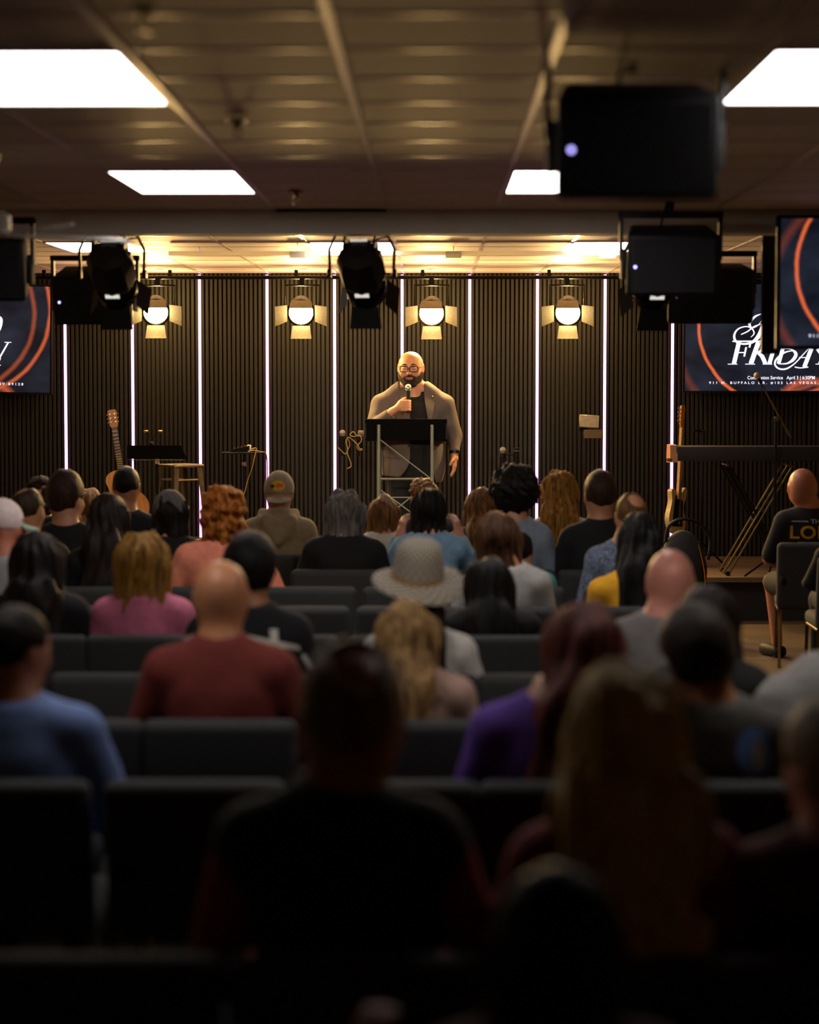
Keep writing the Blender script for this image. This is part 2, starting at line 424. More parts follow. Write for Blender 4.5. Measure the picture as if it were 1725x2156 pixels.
# ------------------------------------------------------------------ stage lamps
def fresnel(px, py, yaw, lab, tilt=22):
    p = P(px, py, 19.12); R = RZ(yaw) @ RX(tilt); t = thing('fresnel_lamp', lab, 'stage lamp', p, group='lit warm stage lamps facing the audience')
    def M(off=(0, 0, 0), A=None): return (R @ (A or Matrix.Identity(3))).to_4x4() @ Matrix.Translation(off)
    A = RX(90)                   # lathe axis z -> -y
    b = MB().lathe([(.04, -.22), (.085, -.20), (.105, -.12), (.112, -.02), (.112, .0)], 20, R.to_4x4() @ A.to_4x4()); b.build('housing', M_BLACKM, t)
    MB().lathe([(.113, -.015), (.125, -.015), (.125, .012), (.108, .012), (.108, 0)], 24, R.to_4x4() @ A.to_4x4()).build('lens_ring', M_BLACKM, t)
    MB().lathe([(.104, .0), (.095, .012), (.07, .022), (.035, .028), (.004, .03)], 24, R.to_4x4() @ A.to_4x4()).build('lens', M_LENS, t)
    M_DOOR = mat('barn_door_metal', '#7a7058', .6, 0.)
    def door(c, rot, w1, w2, l):
        poly = [(-w1, 0), (w1, 0), (w2, l), (-w2, l)]
        m = MB().prism(poly, -.0015, .0015, R.to_4x4() @ Matrix.Translation(c) @ rot.to_4x4()); return m.build('barn_door', M_DOOR, t, smooth=False)
    door((0, -.02, -.115), RX(180 - 48), .075, .09, .125)
    door((0, -.02, .118), RX(96), .085, .10, .15)
    door((-.12, -.02, 0), RY(-90) @ RX(38), .075, .09, .13)
    door((.12, -.02, 0), RY(90) @ RX(38), .075, .09, .13)
    # yoke and clamp
    zt = 2.85 - p.z
    MB().tube([(-.15, .10, .02), (-.15, .16, zt - .07), (.15, .16, zt - .07), (.15, .10, .02)], .009, 6).build('yoke', M_BLACKM, t)
    for s in (-1, 1): MB().lathe([(.004, -.02), (.022, -.018), (.022, .012), (.004, .014)], 10, Matrix.Translation((s * .15, .10, .02)) @ RY(90).to_4x4()).build('knob', M_BLACKM, t)
    MB().box((0, .17, zt - .035), (.04, .06, .07)).build('clamp', M_BLACKM, t, smooth=False)
    L = bpy.data.lights.new('fresnel_beam', 'SPOT'); L.energy = FRES_SPOT; L.color = (1, .62, .22); L.spot_size = math.radians(150); L.spot_blend = .6; L.shadow_soft_size = .07
    lo = bpy.data.objects.new('fresnel_beam', L); COL.objects.link(lo); lo.parent = t; lo.location = R @ Vector((0, -.05, 0)); lo.rotation_euler = (R @ RX(90).inverted() if False else (R @ Matrix(((1, 0, 0), (0, 0, 1), (0, -1, 0))))).to_euler()
    L2 = bpy.data.lights.new('wall_halo_fill', 'POINT'); L2.energy = FRES_HALO; L2.color = (1, .62, .22); L2.shadow_soft_size = .04  # bare point light added behind the housing for a warm halo on the wall
    l2 = bpy.data.objects.new('wall_halo_fill', L2); COL.objects.link(l2); l2.parent = t; l2.location = R @ Vector((0, .27, .0))
fresnel(328, 657, 6, 'lit warm stage lamp left of the third light strip, farthest left')
fresnel(634, 658, 3, 'lit warm stage lamp between the fourth and fifth light strips')
fresnel(909, 659, -2, 'lit warm stage lamp above the speaking man')
fresnel(1196, 658, -4, 'lit warm stage lamp right of the eighth light strip, farthest right')

def profile_lamp(px, py, Y, yaw, lab, aim, tilt=34):
    p = P(px, py, Y); R = RZ(yaw) @ RX(-tilt) * .88          # forward is +Y, tipped down
    t = thing('octagonal_spotlight', lab, 'spotlight', p, group='black spotlights aimed at the stage')
    A = R.to_4x4() @ RX(-90).to_4x4()
    MB().lathe([(.06, -.20), (.13, -.17), (.158, -.09), (.158, .06), (.12, .14), (.115, .24)], 8, A).build('housing', M_BLACK, t, ang=20)
    for k, z in enumerate((-.12, -.04)):
        for s in (-1, 1): MB().box((0, 0, 0), (.015, .14, .12), None).build('cooling_fin', M_BLACKM, t, smooth=False).matrix_local = R.to_4x4() @ Matrix.Translation((s * (.10 + .03 * k), z, .10 - .08 * k))
    M_VENT = emit('vent_glow', (.95, .9, .8), .7)
    for (y, z, w) in ((-.192, .088, .10), (.10, -.140, .085)):
        v = MB()
        for j in range(8): v.box((-w / 2 + w * j / 7, y - .012 if z > 0 else y, z), (.007, .012, .016) if z > 0 else (.007, .03, .012))
        o = v.build('vent_grille', M_VENT, t, smooth=False); o.matrix_local = R.to_4x4()
    MB().lathe([(.118, .20), (.135, .20), (.135, .26), (.118, .26)], 20, A).build('lens_ring', M_BLACKM, t)
    MB().lathe([(.108, .235), (.09, .25), (.05, .26), (.004, .262)], 20, A).build('lens', M_FLENS, t)
    def door(c, rot, w1, w2, l):
        poly = [(-w1, 0), (w1, 0), (w2, l), (-w2, l)]
        MB().prism(poly, -.0015, .0015, R.to_4x4() @ Matrix.Translation(c) @ rot.to_4x4()).build('barn_door', M_BLACK, t, smooth=False)
    door((0, .25, -.12), RX(180 + 40), .09, .11, .15)
    door((0, .25, .12), RX(-55), .10, .13, .17)
    door((-.13, .25, 0), RY(-90) @ RX(-58), .10, .11, .13)
    door((.13, .25, 0), RY(90) @ RX(-58), .10, .11, .13)
    zt = CEIL - p.z
    MB().tube([(-.185, 0, -.03), (-.19, 0, .12), (-.14, -.02, zt - .08), (.14, -.02, zt - .08), (.19, 0, .12), (.185, 0, -.03)], .011, 6).build('yoke', M_BLACKM, t)
    for s in (-1, 1): MB().lathe([(.004, -.015), (.026, -.013), (.026, .013), (.004, .015)], 10, Matrix.Translation((s * .19, 0, -.02)) @ RY(90).to_4x4()).build('knob', M_BLACKM, t)
    MB().tube([(0, -.02, zt - .09), (0, -.02, zt)], .014, 8).build('hanging_rod', M_BLACKM, t)
    cp = smooth_pts([(.02, -.16, .10), (.10, -.14, .17), (.16, -.08, .19), (.06, -.03, zt - .06), (-.12, .02, zt - .01)])
    MB().tube(cp, .006, 5).build('power_cable', M_BLACK, t)
    L = bpy.data.lights.new('spot_beam', 'SPOT'); L.energy = FRONT_SPOT; L.color = (1, .82, .58); L.spot_size = math.radians(24); L.spot_blend = .6; L.shadow_soft_size = .07
    lo = bpy.data.objects.new('spot_beam', L); COL.objects.link(lo); lo.parent = t; l = R @ Vector((0, .285, 0)); lo.location = l
    lo.rotation_euler = (Vector(aim) - p - l).to_track_quat('-Z', 'Y').to_euler()
profile_lamp(236, 570, 12.95, -3, 'black octagonal spotlight hanging at the left beside the left loudspeaker', (-.4, 18.9, 1.7))
profile_lamp(762, 568, 12.95, -8, 'black octagonal spotlight hanging in the middle above the speaking man', (-.2, 18.9, 1.5))
profile_lamp(1385, 572, 12.95, 6, 'black octagonal spotlight half hidden under the right loudspeakers', (.1, 18.9, 1.6))

# ------------------------------------------------------------------ hanging loudspeakers
def loudspeaker(px, py, Y, lab, w=.49, h=.31, tilt=14, yaw=0, dot=True):
    p = P(px, py, Y); t = thing('hanging_loudspeaker', lab, 'loudspeaker', p, (0, 0, math.radians(yaw)), group='black loudspeakers hung from the ceiling')
    R = RX(tilt); d = .30
    poly = [(-w / 2, 0), (w / 2, 0), (w / 2 * .86, d), (-w / 2 * .86, d)]
    bm = bmesh.new(); vs_ = [bm.verts.new((x, y - d / 2, z)) for z in (-h / 2, h / 2) for x, y in poly]
    for q in ((3, 2, 1, 0), (4, 5, 6, 7), (0, 1, 5, 4), (1, 2, 6, 5), (2, 3, 7, 6), (3, 0, 4, 7)): bm.faces.new([vs_[i] for i in q])
    bmesh.ops.bevel(bm, geom=list(bm.edges), offset=.022, segments=3, affect='EDGES', profile=.5)
    bmesh.ops.recalc_face_normals(bm, faces=bm.faces); bm.transform(R.to_4x4())
    me = bpy.data.meshes.new('cabinet'); bm.to_mesh(me); bm.free()
    me.polygons.foreach_set('use_smooth', [True] * len(me.polygons)); me.set_sharp_from_angle(angle=math.radians(40)); link('cabinet', me, M_BLACK, t)
    MB().rbox((0, 0, 0), (w - .05, .008, h - .04), .003, 1).build('grille', mat('speaker_grille', '#0a0a0b', .7, .3, bump=.3, bscale=900), t).matrix_local = R.to_4x4() @ Matrix.Translation((0, -d / 2 - .002, 0))
    if dot: MB().lathe([(.002, 0), (.008, 0), (.008, .004), (.002, .005)], 12, R.to_4x4() @ Matrix.Translation((-w / 2 + .045, -d / 2 - .006, -.005)) @ RX(90).to_4x4()).build('indicator', M_DOT, t)
    zt = h / 2 + .075
    b = MB(); hw = w / 2 + .018
    b.rbox((0, 0, zt), (2 * hw + .03, .06, .034), .006, 1)
    for s in (-1, 1): b.rbox((s * hw, 0, zt / 2), (.02, .06, zt), .004, 1)
    b.build('yoke', M_BLACKM, t)
    for s in (-1, 1): MB().rbox((s * (hw - .012), 0, -.02), (.03, .09, .16), .012, 2).build('side_bracket', M_BLACK, t)
    MB().tube([(-.01, .0, zt), (0, .0, CEIL - p.z)], .02, 10).build('hanging_rod', M_BLACKM, t)
    MB().tube(smooth_pts([(-.05, .05, h / 2 - .02), (-.04, .04, zt - .02), (-.02, .03, zt + .05), (-.02, .02, CEIL - p.z)]), .007, 5).build('speaker_cable', M_BLACK, t)
loudspeaker(1336, 296, 6.75, 'nearest and largest black loudspeaker hung from the ceiling', h=.315)
loudspeaker(1412, 548, 11.8, 'middle black loudspeaker hung in front of the beam at right', h=.33)
loudspeaker(-34, 560, 11.8, 'black loudspeaker hung at the left picture edge before the beam', h=.33)
loudspeaker(201, 622, 13.75, 'black loudspeaker hung above the leftmost light strips', w=.49, h=.31, tilt=16)
loudspeaker(1492, 618, 13.75, 'black loudspeaker hung above the right screen behind the others', w=.53, h=.34, tilt=10)

# ------------------------------------------------------------------ ceiling fan at the left edge
p = P(2, 470, 9.2); FZ = p.z
fan = thing('ceiling_fan', 'pale ceiling fan at the left picture edge with long flat blades', 'ceiling fan', (p.x - .06, 9.2, FZ))
M_FAN = mat('fan_beige', '#b7ab98', .5, var=.05)
MB().lathe([(.02, -.06), (.09, -.055), (.10, -.03), (.10, .03), (.07, .05), (.02, .06)], 20).build('motor_housing', M_FAN, fan)
MB().tube([(0, 0, .05), (0, 0, CEIL - FZ)], .018, 10).build('downrod', M_FAN, fan)
MB().lathe([(.02, CEIL - FZ - .05), (.05, CEIL - FZ - .04), (.065, CEIL - FZ), (.02, CEIL - FZ)], 16).build('canopy', M_FAN, fan)
for k in range(4):
    a = 38 + 90 * k
    poly = [(.10, -.04), (.20, -.06), (.62, -.07), (.66, -.04), (.66, .04), (.62, .07), (.20, .06), (.10, .04)]
    m = MB(); n = len(poly)
    m.v = [tuple(RZ(a) @ (RX(10) @ Vector((x, y, z)) + Vector((0, 0, -.05)))) for z in (0, .008) for x, y in poly]
    m.f = [tuple(reversed(range(n))), tuple(range(n, 2 * n))] + [(i, (i + 1) % n, n + (i + 1) % n, n + i) for i in range(n)]
    bl = m.build('blade', M_FAN, fan, smooth=False)
    MB().box((0, 0, 0), (.10, .03, .01)).build('blade_iron', M_CHROME, bl, smooth=False).matrix_local = RZ(a).to_4x4() @ Matrix.Translation((.12, 0, -.04))

# ------------------------------------------------------------------ screens
def screen_mat():
    m = bpy.data.materials.new('screen_picture'); m.use_nodes = True; nt = m.node_tree; N = nt.nodes; L = nt.links
    b = N['Principled BSDF']; b.inputs['Base Color'].default_value = (.01, .01, .012, 1); b.inputs['Roughness'].default_value = .25
    uv = N.new('ShaderNodeUVMap'); sep = N.new('ShaderNodeSeparateXYZ'); L.new(uv.outputs[0], sep.inputs[0])
    def math_(op, a, b_=None, c=None):
        n = N.new('ShaderNodeMath'); n.operation = op
        for i, q in enumerate((a, b_, c)):
            if q is None: continue
            if isinstance(q, (int, float)): n.inputs[i].default_value = q
            else: L.new(q, n.inputs[i])
        return n.outputs[0]
    u = math_('MULTIPLY', sep.outputs[0], 395.); v = math_('MULTIPLY', sep.outputs[1], 222.)
    nz = N.new('ShaderNodeTexNoise'); nz.inputs['Scale'].default_value = 7; nz.inputs['Detail'].default_value = 5; L.new(uv.outputs[0], nz.inputs['Vector'])
    wob_ = math_('MULTIPLY_ADD', nz.outputs['Fac'], 5., -2.5)
    tot = None
    for (cx, cy, r, w, s, cut) in ((192, 85, 164, 5, 1.0, -1), (200, 60, 162, 7, .35, 1), (214, 50, 181, 6, .7, 1), (150, 120, 165, 12, .12, -1), (262, 268, 66, 12, .55, 0)):
        dx = math_('SUBTRACT', u, float(cx)); dy = math_('SUBTRACT', v, float(cy))
        d = math_('SQRT', math_('ADD', math_('MULTIPLY', dx, dx), math_('MULTIPLY', dy, dy)))
        e = math_('ABSOLUTE', math_('ADD', math_('SUBTRACT', d, float(r)), wob_))
        g_ = math_('SUBTRACT', 1., math_('DIVIDE', e, float(w))); g_ = math_('MAXIMUM', g_, 0.)
        if cut: g_ = math_('MULTIPLY', g_, math_('LESS_THAN' if cut < 0 else 'GREATER_THAN', dx, 0.))
        g_ = math_('MULTIPLY', g_, s); tot = g_ if tot is None else math_('MAXIMUM', tot, g_)
    n2 = N.new('ShaderNodeTexNoise'); n2.inputs['Scale'].default_value = 3; n2.inputs['Detail'].default_value = 8; L.new(uv.outputs[0], n2.inputs['Vector'])
    cr = N.new('ShaderNodeValToRGB'); L.new(n2.outputs['Fac'], cr.inputs[0])
    cr.color_ramp.elements[0].position = .38; cr.color_ramp.elements[0].color = (.004, .006, .012, 1)
    cr.color_ramp.elements[1].position = .70; cr.color_ramp.elements[1].color = (.020, .027, .045, 1)
    ad = N.new('ShaderNodeMixRGB'); ad.blend_type = 'ADD'; L.new(tot, ad.inputs[0]); L.new(cr.outputs[0], ad.inputs[1]); ad.inputs[2].default_value = (.95, .16, .03, 1)
    L.new(ad.outputs[0], b.inputs['Emission Color']); b.inputs['Emission Strength'].default_value = .85
    return m
M_SCR = screen_mat(); M_TXT = emit('screen_lettering', (.80, .80, 1.), 1.15)
LETTERS = []      # strokes of the title in zoomed pixels -> picture pixels
def zp(pts): return [(1400 + x / 5.308 - 1445, 580 + y / 5.308 - 600) for x, y in pts]
def stk(pts, w):
    ww = [q / 5.308 for q in w] if isinstance(w, (list, tuple)) else w / 5.308
    LETTERS.append(ribbon(zp(pts), ww))
for pts, w in [
    ([(835, 740), (780, 985)], 48), ([(712, 988), (818, 988)], 9), ([(762, 735), (1080, 735)], 15), ([(815, 860), (905, 860)], 12), ([(915, 800), (893, 905)], 20), ([(965, 742), (950, 805)], 20),
    ([(1050, 745), (968, 985)], 52), ([(905, 988), (1015, 988)], 9), ([(1145, 815), (1095, 830), (1040, 872)], [10, 26, 34]), ([(1045, 865), (1090, 900), (1130, 985)], [30, 45, 45]), ([(1100, 988), (1185, 988)], 9),
    ([(1222, 815), (1172, 988)], 45), ([(1180, 815), (1245, 815)], 9), ([(1130, 988), (1205, 988)], 9),
    ([(1320, 820), (1275, 985)], 42), ([(1300, 818), (1400, 820), (1465, 870), (1440, 935), (1370, 980), (1275, 985)], [12, 14, 36, 36, 18, 10]),
    ([(1440, 838), (1340, 860), (1255, 930), (1235, 990), (1280, 1038), (1360, 1040), (1450, 985), (1540, 890), (1610, 812)], [8, 18, 22, 20, 18, 18, 14, 12, 8]),
    ([(1640, 812), (1560, 1022)], 46), ([(1500, 915), (1620, 915)], 10), ([(1455, 1020), (1520, 1030), (1605, 1020)], [14, 12, 14]),
    ([(1705, 815), (1770, 905)], 42), ([(1870, 735), (1775, 905)], 18), ([(1830, 732), (1905, 732)], 9), ([(1772, 900), (1735, 988)], 44), ([(1685, 988), (1790, 988)], 9),
    ([(1082, 432), (1010, 462), (950, 530), (972, 585), (1040, 560), (1085, 505)], [6, 22, 30, 18, 10, 6]),
    ([(1078, 570), (1055, 670), (985, 742), (885, 765), (800, 735), (782, 665), (825, 598), (915, 572), (980, 600), (1000, 650), (965, 690)], [10, 46, 30, 20, 26, 24, 16, 12, 14, 14, 6]),
    ([(855, 660), (930, 625), (1000, 570), (1082, 545)], [10, 14, 10, 8]),
    ([(1210, 560), (1140, 600), (1130, 680), (1190, 715), (1260, 670), (1255, 590), (1210, 560)], [14, 30, 34, 18, 30, 28, 14]),
    ([(1400, 560), (1330, 600), (1320, 680), (1380, 715), (1450, 670), (1445, 590), (1400, 560)], [14, 30, 34, 18, 30, 28, 14]),
    ([(1640, 560), (1560, 590), (1540, 670), (1600, 715), (1680, 680), (1760, 600), (1790, 480), (1740, 430)], [14, 28, 34, 18, 20, 40, 34, 8]),
]: stk(pts, w)
_t1 = text_mesh('Communion Service   April 3 | 6:30PM', 141, 9.5, 1.0, .012); LETTERS.append(([(x + 201, -z + 195.5) for x, z in _t1[0]], _t1[1]))
_t2 = text_mesh('911 N. BUFFALO DR. #105 LAS VEGAS, NV 89128', 289, 6.2, 1.6, .012); LETTERS.append(([(x + 195, -z + 205.5) for x, z in _t2[0]], _t2[1]))
def tv(center, W, lab, roll=0, yaw=0, bez=.02, mount=True):
    H = W * 222 / 395
    t = thing('wall_screen', lab, 'screen', center, (0, math.radians(roll), math.radians(yaw)), group='screens showing the service notice')
    MB().rbox((0, .03, 0), (W + 2 * bez, .055, H + 2 * bez), .006, 1).build('case', M_BLACK, t)
    me = bpy.data.meshes.new('picture'); me.from_pydata([(-W / 2, 0, -H / 2), (W / 2, 0, -H / 2), (W / 2, 0, H / 2), (-W / 2, 0, H / 2)], [], [(0, 1, 2, 3)])
    ul = me.uv_layers.new(name='UVMap')
    for i, q in enumerate(((0, 1), (1, 1), (1, 0), (0, 0))): ul.data[i].uv = q
    o = link('picture', me, M_SCR, t)
    for nm, grp in (('title_lettering', LETTERS[:-2]), ('service_lettering', LETTERS[-2:-1]), ('address_lettering', LETTERS[-1:])):
        v = []; f = []
        for lv, lf in grp:
            k = len(v); v += [((x / 395 - .5) * W, -.003 - .0002 * (k % 5), (.5 - y / 222) * H) for x, y in lv]; f += [tuple(i + k for i in q) for q in lf]
        m2 = bpy.data.meshes.new(nm); m2.from_pydata(v, [], f); link(nm, m2, M_TXT, o)
    MB().box((0, .075, 0), (.4, .05, .4)).build('wall_mount', M_BLACKM, t, smooth=False)
    return t, W, H
s_ = 19.9 / F
tv(P(1445 + 197.5, 711, 19.86), 395 * s_, 'wall screen with the notice lettering at the right behind the keyboard')
tv(P(105 - 197.5, 712, 19.86), 395 * s_, 'wall screen cut by the left picture edge', roll=1.0)
tv(P(1645 + 236, 594, 12.0), 470 * 12.0 / F, 'nearer hanging screen cut by the right picture edge')
a_ = P(1605, 495, 13.0); b_ = P(1640, 745, 13.0)
hp = thing('hanging_column', 'narrow black column hanging beside the nearer screen', 'column', ((a_.x + b_.x) / 2, 13.0, b_.z))
MB().rbox((0, 0, (CEIL - b_.z) / 2), (b_.x - a_.x, .05, CEIL - b_.z), .006, 1).build('column_body', M_BLACK, hp)
MB().box((.0, .04, (CEIL - b_.z) / 2), (.03, .03, CEIL - b_.z)).build('support_bar', M_BLACKM, hp, smooth=False)
# ------------------------------------------------------------------ heads (shared by every person), local: y forward, origin at head centre
def head_sdf(p, jowl=1., wide=1.):
    X, Y, Z = p; q = (X / wide, Y, Z)
    d = ell(q, (0, -.010, .021), (.081, .102, .099))
    d = smin(d, ell(q, (0, .022, -.045), (.062 * jowl, .076, .074)), .04)
    d = smin(d, ell(q, (0, -.030, -.040), (.068, .068, .075)), .03)
    d = smin(d, cap(q, (0, .094, .012), (0, .110, -.024), .009, .014), .014)
    d = smin(d, ell(q, (0, .090, -.098), (.026, .018, .018)), .02)
    for s in (-1, 1):
        d = smin(d, ell(q, (s * .030, .094, .034), (.024, .010, .008)), .012)
        d = smax(d, -ell(q, (s * .031, .104, .012), (.016, .012, .010)), .010)
        d = smin(d, ell(q, (s * .031, .090, .012), (.012, .011, .011)), .003)
        d = smin(d, ell(q, (s * .040, .065, -.030), (.020, .020, .02)), .02)
        d = smin(d, smax(ell(q, (s * .080, -.008, -.004), (.012, .022, .033)), -ell(q, (s * .090, .0, .0), (.008, .012, .02)), .004), .008)
    d = smin(d, ell(q, (0, .096, -.056), (.022, .009, .006)), .006)
    d = smin(d, ell(q, (0, .094, -.068), (.019, .009, .006)), .006)
    return d
def hand_sdf(p, wrist, tip, palm_n, side, s=1., curl=.35, r=.0095):
    """palm plus five separate bent fingers; tip: pointing direction, palm_n: palm normal, side: thumb side +1/-1"""
    w = Vector(wrist); t = Vector(tip).normalized(); n = Vector(palm_n); n = (n - t * n.dot(t)).normalized(); u = t.cross(n).normalized() * side
    def c(a, b, ra, rb=None): return cap(p, tuple(a), tuple(b), ra, rb)
    d = c(w, w + t * .03 * s, .026 * s, .030 * s)
    for k in range(4):
        o = u * (.030 - .020 * k) * s
        d = smin(d, c(w + t * .02 * s + o * .8, w + t * .092 * s + o, .017 * s, .014 * s), .014)
    LN = (.070, .080, .074, .058)
    for k in range(4):
        b = w + t * .092 * s + u * (.030 - .020 * k) * s * 1.05
        l = LN[k] * s; spread = u * (.12 - .08 * k)
        d1 = (t + n * curl * .5 + spread).normalized(); d2 = (t + n * curl * 1.6 + spread).normalized(); d3 = (t + n * curl * 2.6 + spread).normalized()
        b1 = b + d1 * l * .45; b2 = b1 + d2 * l * .32; b3 = b2 + d3 * l * .23
        d = smin(d, c(b, b1, r * s * 1.1, r * s), .006); d = np.minimum(d, c(b1, b2, r * s, r * s * .95)); d = np.minimum(d, c(b2, b3, r * s * .95, r * s * .8))
    b = w + t * .028 * s + u * .030 * s; b1 = b + (u * .8 + t * .7 + n * .3).normalized() * .042 * s; b2 = b1 + (u * .35 + t * .9 + n * .35).normalized() * .032 * s
    d = smin(d, c(b, b1, .015 * s, .012 * s), .012); d = np.minimum(d, c(b1, b2, .012 * s, .0095 * s))
    return d
def project(fn, pts, axis_dir, start, off):
    """drop 2-D points (x,z) on an implicit surface along +-y; returns 3-D verts lying `off` proud"""
    x = np.array([q[0] for q in pts], np.float32); z = np.array([q[1] for q in pts], np.float32)
    y = np.full_like(x, start)
    for _ in range(60):
        d = fn(x, y, z); y = y + axis_dir * np.clip(d - off, -.02, .05) * .7
    return [(float(a), float(b), float(c)) for a, b, c in zip(x, y, z)]
def patch(fn, poly, axis_dir, start, off=.003, step=.012):
    """a thin panel (lapel, flap, print) that follows the garment under it"""
    xs = [q[0] for q in poly]; zs = [q[1] for q in poly]
    bm = bmesh.new(); vs_ = [bm.verts.new((x, 0, z)) for x, z in poly]; bm.faces.new(vs_)
    for lo, hi, ax in ((min(xs), max(xs), (1, 0, 0)), (min(zs), max(zs), (0, 0, 1))):
        k = int((hi - lo) / step)
        for i in range(1, k + 1):
            v = lo + (hi - lo) * i / (k + 1)
            bmesh.ops.bisect_plane(bm, geom=bm.verts[:] + bm.edges[:] + bm.faces[:], plane_co=(v, 0, 0) if ax[0] else (0, 0, v), plane_no=ax)
    bm.verts.index_update()
    pts = [(v.co.x, v.co.z) for v in bm.verts]; f = [tuple(v.index for v in q.verts) for q in bm.faces]; bm.free()
    return project(fn, pts, axis_dir, start, off), f
def vf_obj(name, v, f, m, parent):
    me = bpy.data.meshes.new(name); me.from_pydata(v, [], f)
    bm = bmesh.new(); bm.from_mesh(me); bmesh.ops.recalc_face_normals(bm, faces=bm.faces); bm.to_mesh(me); bm.free()
    me.polygons.foreach_set('use_smooth', [True] * len(me.polygons))
    return link(name, me, m, parent)
def net_obj(name, fn, lo, hi, h, m, parent):
    v, f = surfnet(lambda X, Y, Z: fn((X, Y, Z)), lo, hi, h)
    return link(name, net_mesh(name, v, f), m, parent)
SKIN = {}
def skin(hexc): return mat('skin_' + hexc, hexc, .45, var=.06, nscale=30, bump=.03, bscale=200, spec=.4)

# ------------------------------------------------------------------ the speaking man on stage
PY = 18.75
pp = P(870, 1196, PY); man = thing('person', 'bald bearded man in grey blazer and glasses speaking into a microphone', 'person', (pp.x, PY, STAGE_Z))
HC = (-.02, -.02, 1.703); HS = 1.13
def head_frame(p, c, yaw=0, pitch=0, roll=0, s=1., back=True):
    R = (RZ(yaw) @ RX(pitch) @ RY(roll)); X, Y, Z = p[0] - c[0], p[1] - c[1], p[2] - c[2]
    return tuple((R[0][i] * X + R[1][i] * Y + R[2][i] * Z) / s for i in range(3))
def man_head(p): return head_sdf(head_frame(p, HC, 180 - 6, -9, 0, HS), 1.28, 1.14) * HS
EL_R, WR_R = (-.335, -.10, 1.17), (-.175, -.275, 1.335); FIST = Vector((-.085, -.305, 1.39))
EL_L, WR_L = (.345, .03, 1.13), (.352, -.07, .985)
MICX = -.045
def fist(p):
    d = ell(p, tuple(FIST), (.045, .036, .05)); d = smin(d, cap(p, WR_R, tuple(FIST), .034, .032), .03)
    for k in range(4):
        z = 1.425 - .024 * k; x0 = -.10 + .003 * k
        d = smin(d, cap(p, (x0, -.325, z - .004), (MICX + .004, -.352, z), .0135, .0135), .006)
        d = np.minimum(d, cap(p, (MICX + .004, -.352, z), (MICX + .024, -.325, z - .002), .0135, .012))
    d = smin(d, cap(p, (-.09, -.29, 1.43), (-.06, -.315, 1.448), .016, .013), .008); d = np.minimum(d, cap(p, (-.06, -.315, 1.448), (-.03, -.318, 1.452), .013, .011))
    return d
def man_torso(p, g=0.):
    d = ell(p, (0, 0, 1.27), (.245 + g, .165 + g, .21 + g)); d = smin(d, ell(p, (0, -.035, 1.03), (.25 + g, .205 + g, .24 + g)), .06)
    d = smin(d, ell(p, (0, .0, .84), (.215 + g, .165 + g, .16 + g)), .06)
    for s in (-1, 1): d = smin(d, cap(p, (s * .080, .02, 1.52), (s * .245, .01, 1.385), .078 + g * .6, .085 + g), .05)
    return d
def man_arms(p, g=0., e=1.):
    a = smin(cap(p, (-.265, .0, 1.385), EL_R, .082 + g, .068 + g), cap(p, EL_R, tuple(Vector(EL_R).lerp(Vector(WR_R), e)), .066 + g, .046 + g), .02)
    b = smin(cap(p, (.265, .0, 1.385), EL_L, .082 + g, .066 + g), cap(p, EL_L, tuple(Vector(EL_L).lerp(Vector(WR_L), e)), .064 + g, .042 + g), .02)
    return np.minimum(a, b)
def man_body(p):
    d = man_torso(p, -.02); d = smin(d, man_arms(p, -.014), .03)
    d = smin(d, cap(p, (0, .02, 1.48), (-.015, .0, 1.64), .088, .082), .04); d = smin(d, man_head(p), .03)
    d = smin(d, fist(p), .012)
    d = smin(d, hand_sdf(p, (.352, -.075, .975), (-.02, -.05, -1), (-1, .15, 0), -1, 1.12, .22, .0105), .015)
    for s in (-1, 1): d = smin(d, smin(cap(p, (s * .11, 0, .82), (s * .125, -.01, .46), .105, .075), cap(p, (s * .125, -.01, .46), (s * .135, .02, .06), .07, .045), .02), .03)
    return d
M_MSKIN = skin('#c98f6c')
net_obj('body', man_body, (-.46, -.42, .04), (.46, .26, 1.88), .0085, M_MSKIN, man)
M_TEE = mat('black_tee', '#0d0d0e', .9, var=.15, nscale=80, bump=.2, bscale=60)
M_BLAZER = mat('grey_blazer', '#5a4f4a', .85, var=.10, nscale=220, bump=.25, bscale=14, sheen=.25)
def tee(p):
    d = man_torso(p, -.004); d = smax(d, p[2] - 1.515 - .35 * (p[1] + .02), .01)
    return smax(d, .80 - p[2], .01)
net_obj('t_shirt', tee, (-.42, -.36, .7), (.42, .26, 1.62), .014, M_TEE, man)
def blazer_full(p):
    d = smin(man_torso(p, .013), man_arms(p, .006, .83), .035)
    X, Y, Z = p
    sk = ell(p, (0, -.02, .86), (.272, .215, .30))
    d = smin(d, sk, .05)
    return d + .006 * wob(p, 26, 3) * (np.abs(X) > .2) + .003 * wob(p, 40, 5)
def blazer(p):
    X, Y, Z = p; d = blazer_full(p)
    d = smax(d, (.775 - .06 * X * 4 * .25 - .03 * (X > 0)) - Z, .008)
    d = smax(d, Z - 1.60 - .3 * (np.abs(X) - .16), .008)
    xl = np.where(Z > .95, -.022, -.022 - (.95 - Z) ** 2 * 3.2); xl = np.where(Z > 1.44, -.022 - (Z - 1.44) * .35, xl)
    xr = np.interp(Z, [.7, .85, 1.0, 1.25, 1.45, 1.56], [.20, .165, .165, .135, .095, .09]).astype(np.float32)
    op = np.maximum(np.maximum(xl - X, X - xr), Y + .02)
    d = smax(d, -op, .006)
    neck = cap(p, (-.005, .03, 1.40), (-.02, -.06, 1.70), .098, .11)
    return smax(d, -neck, .006)
net_obj('blazer', blazer, (-.47, -.36, .68), (.47, .28, 1.66), .0095, M_BLAZER, man)
bf = lambda x, y, z: blazer_full((x, y, z))
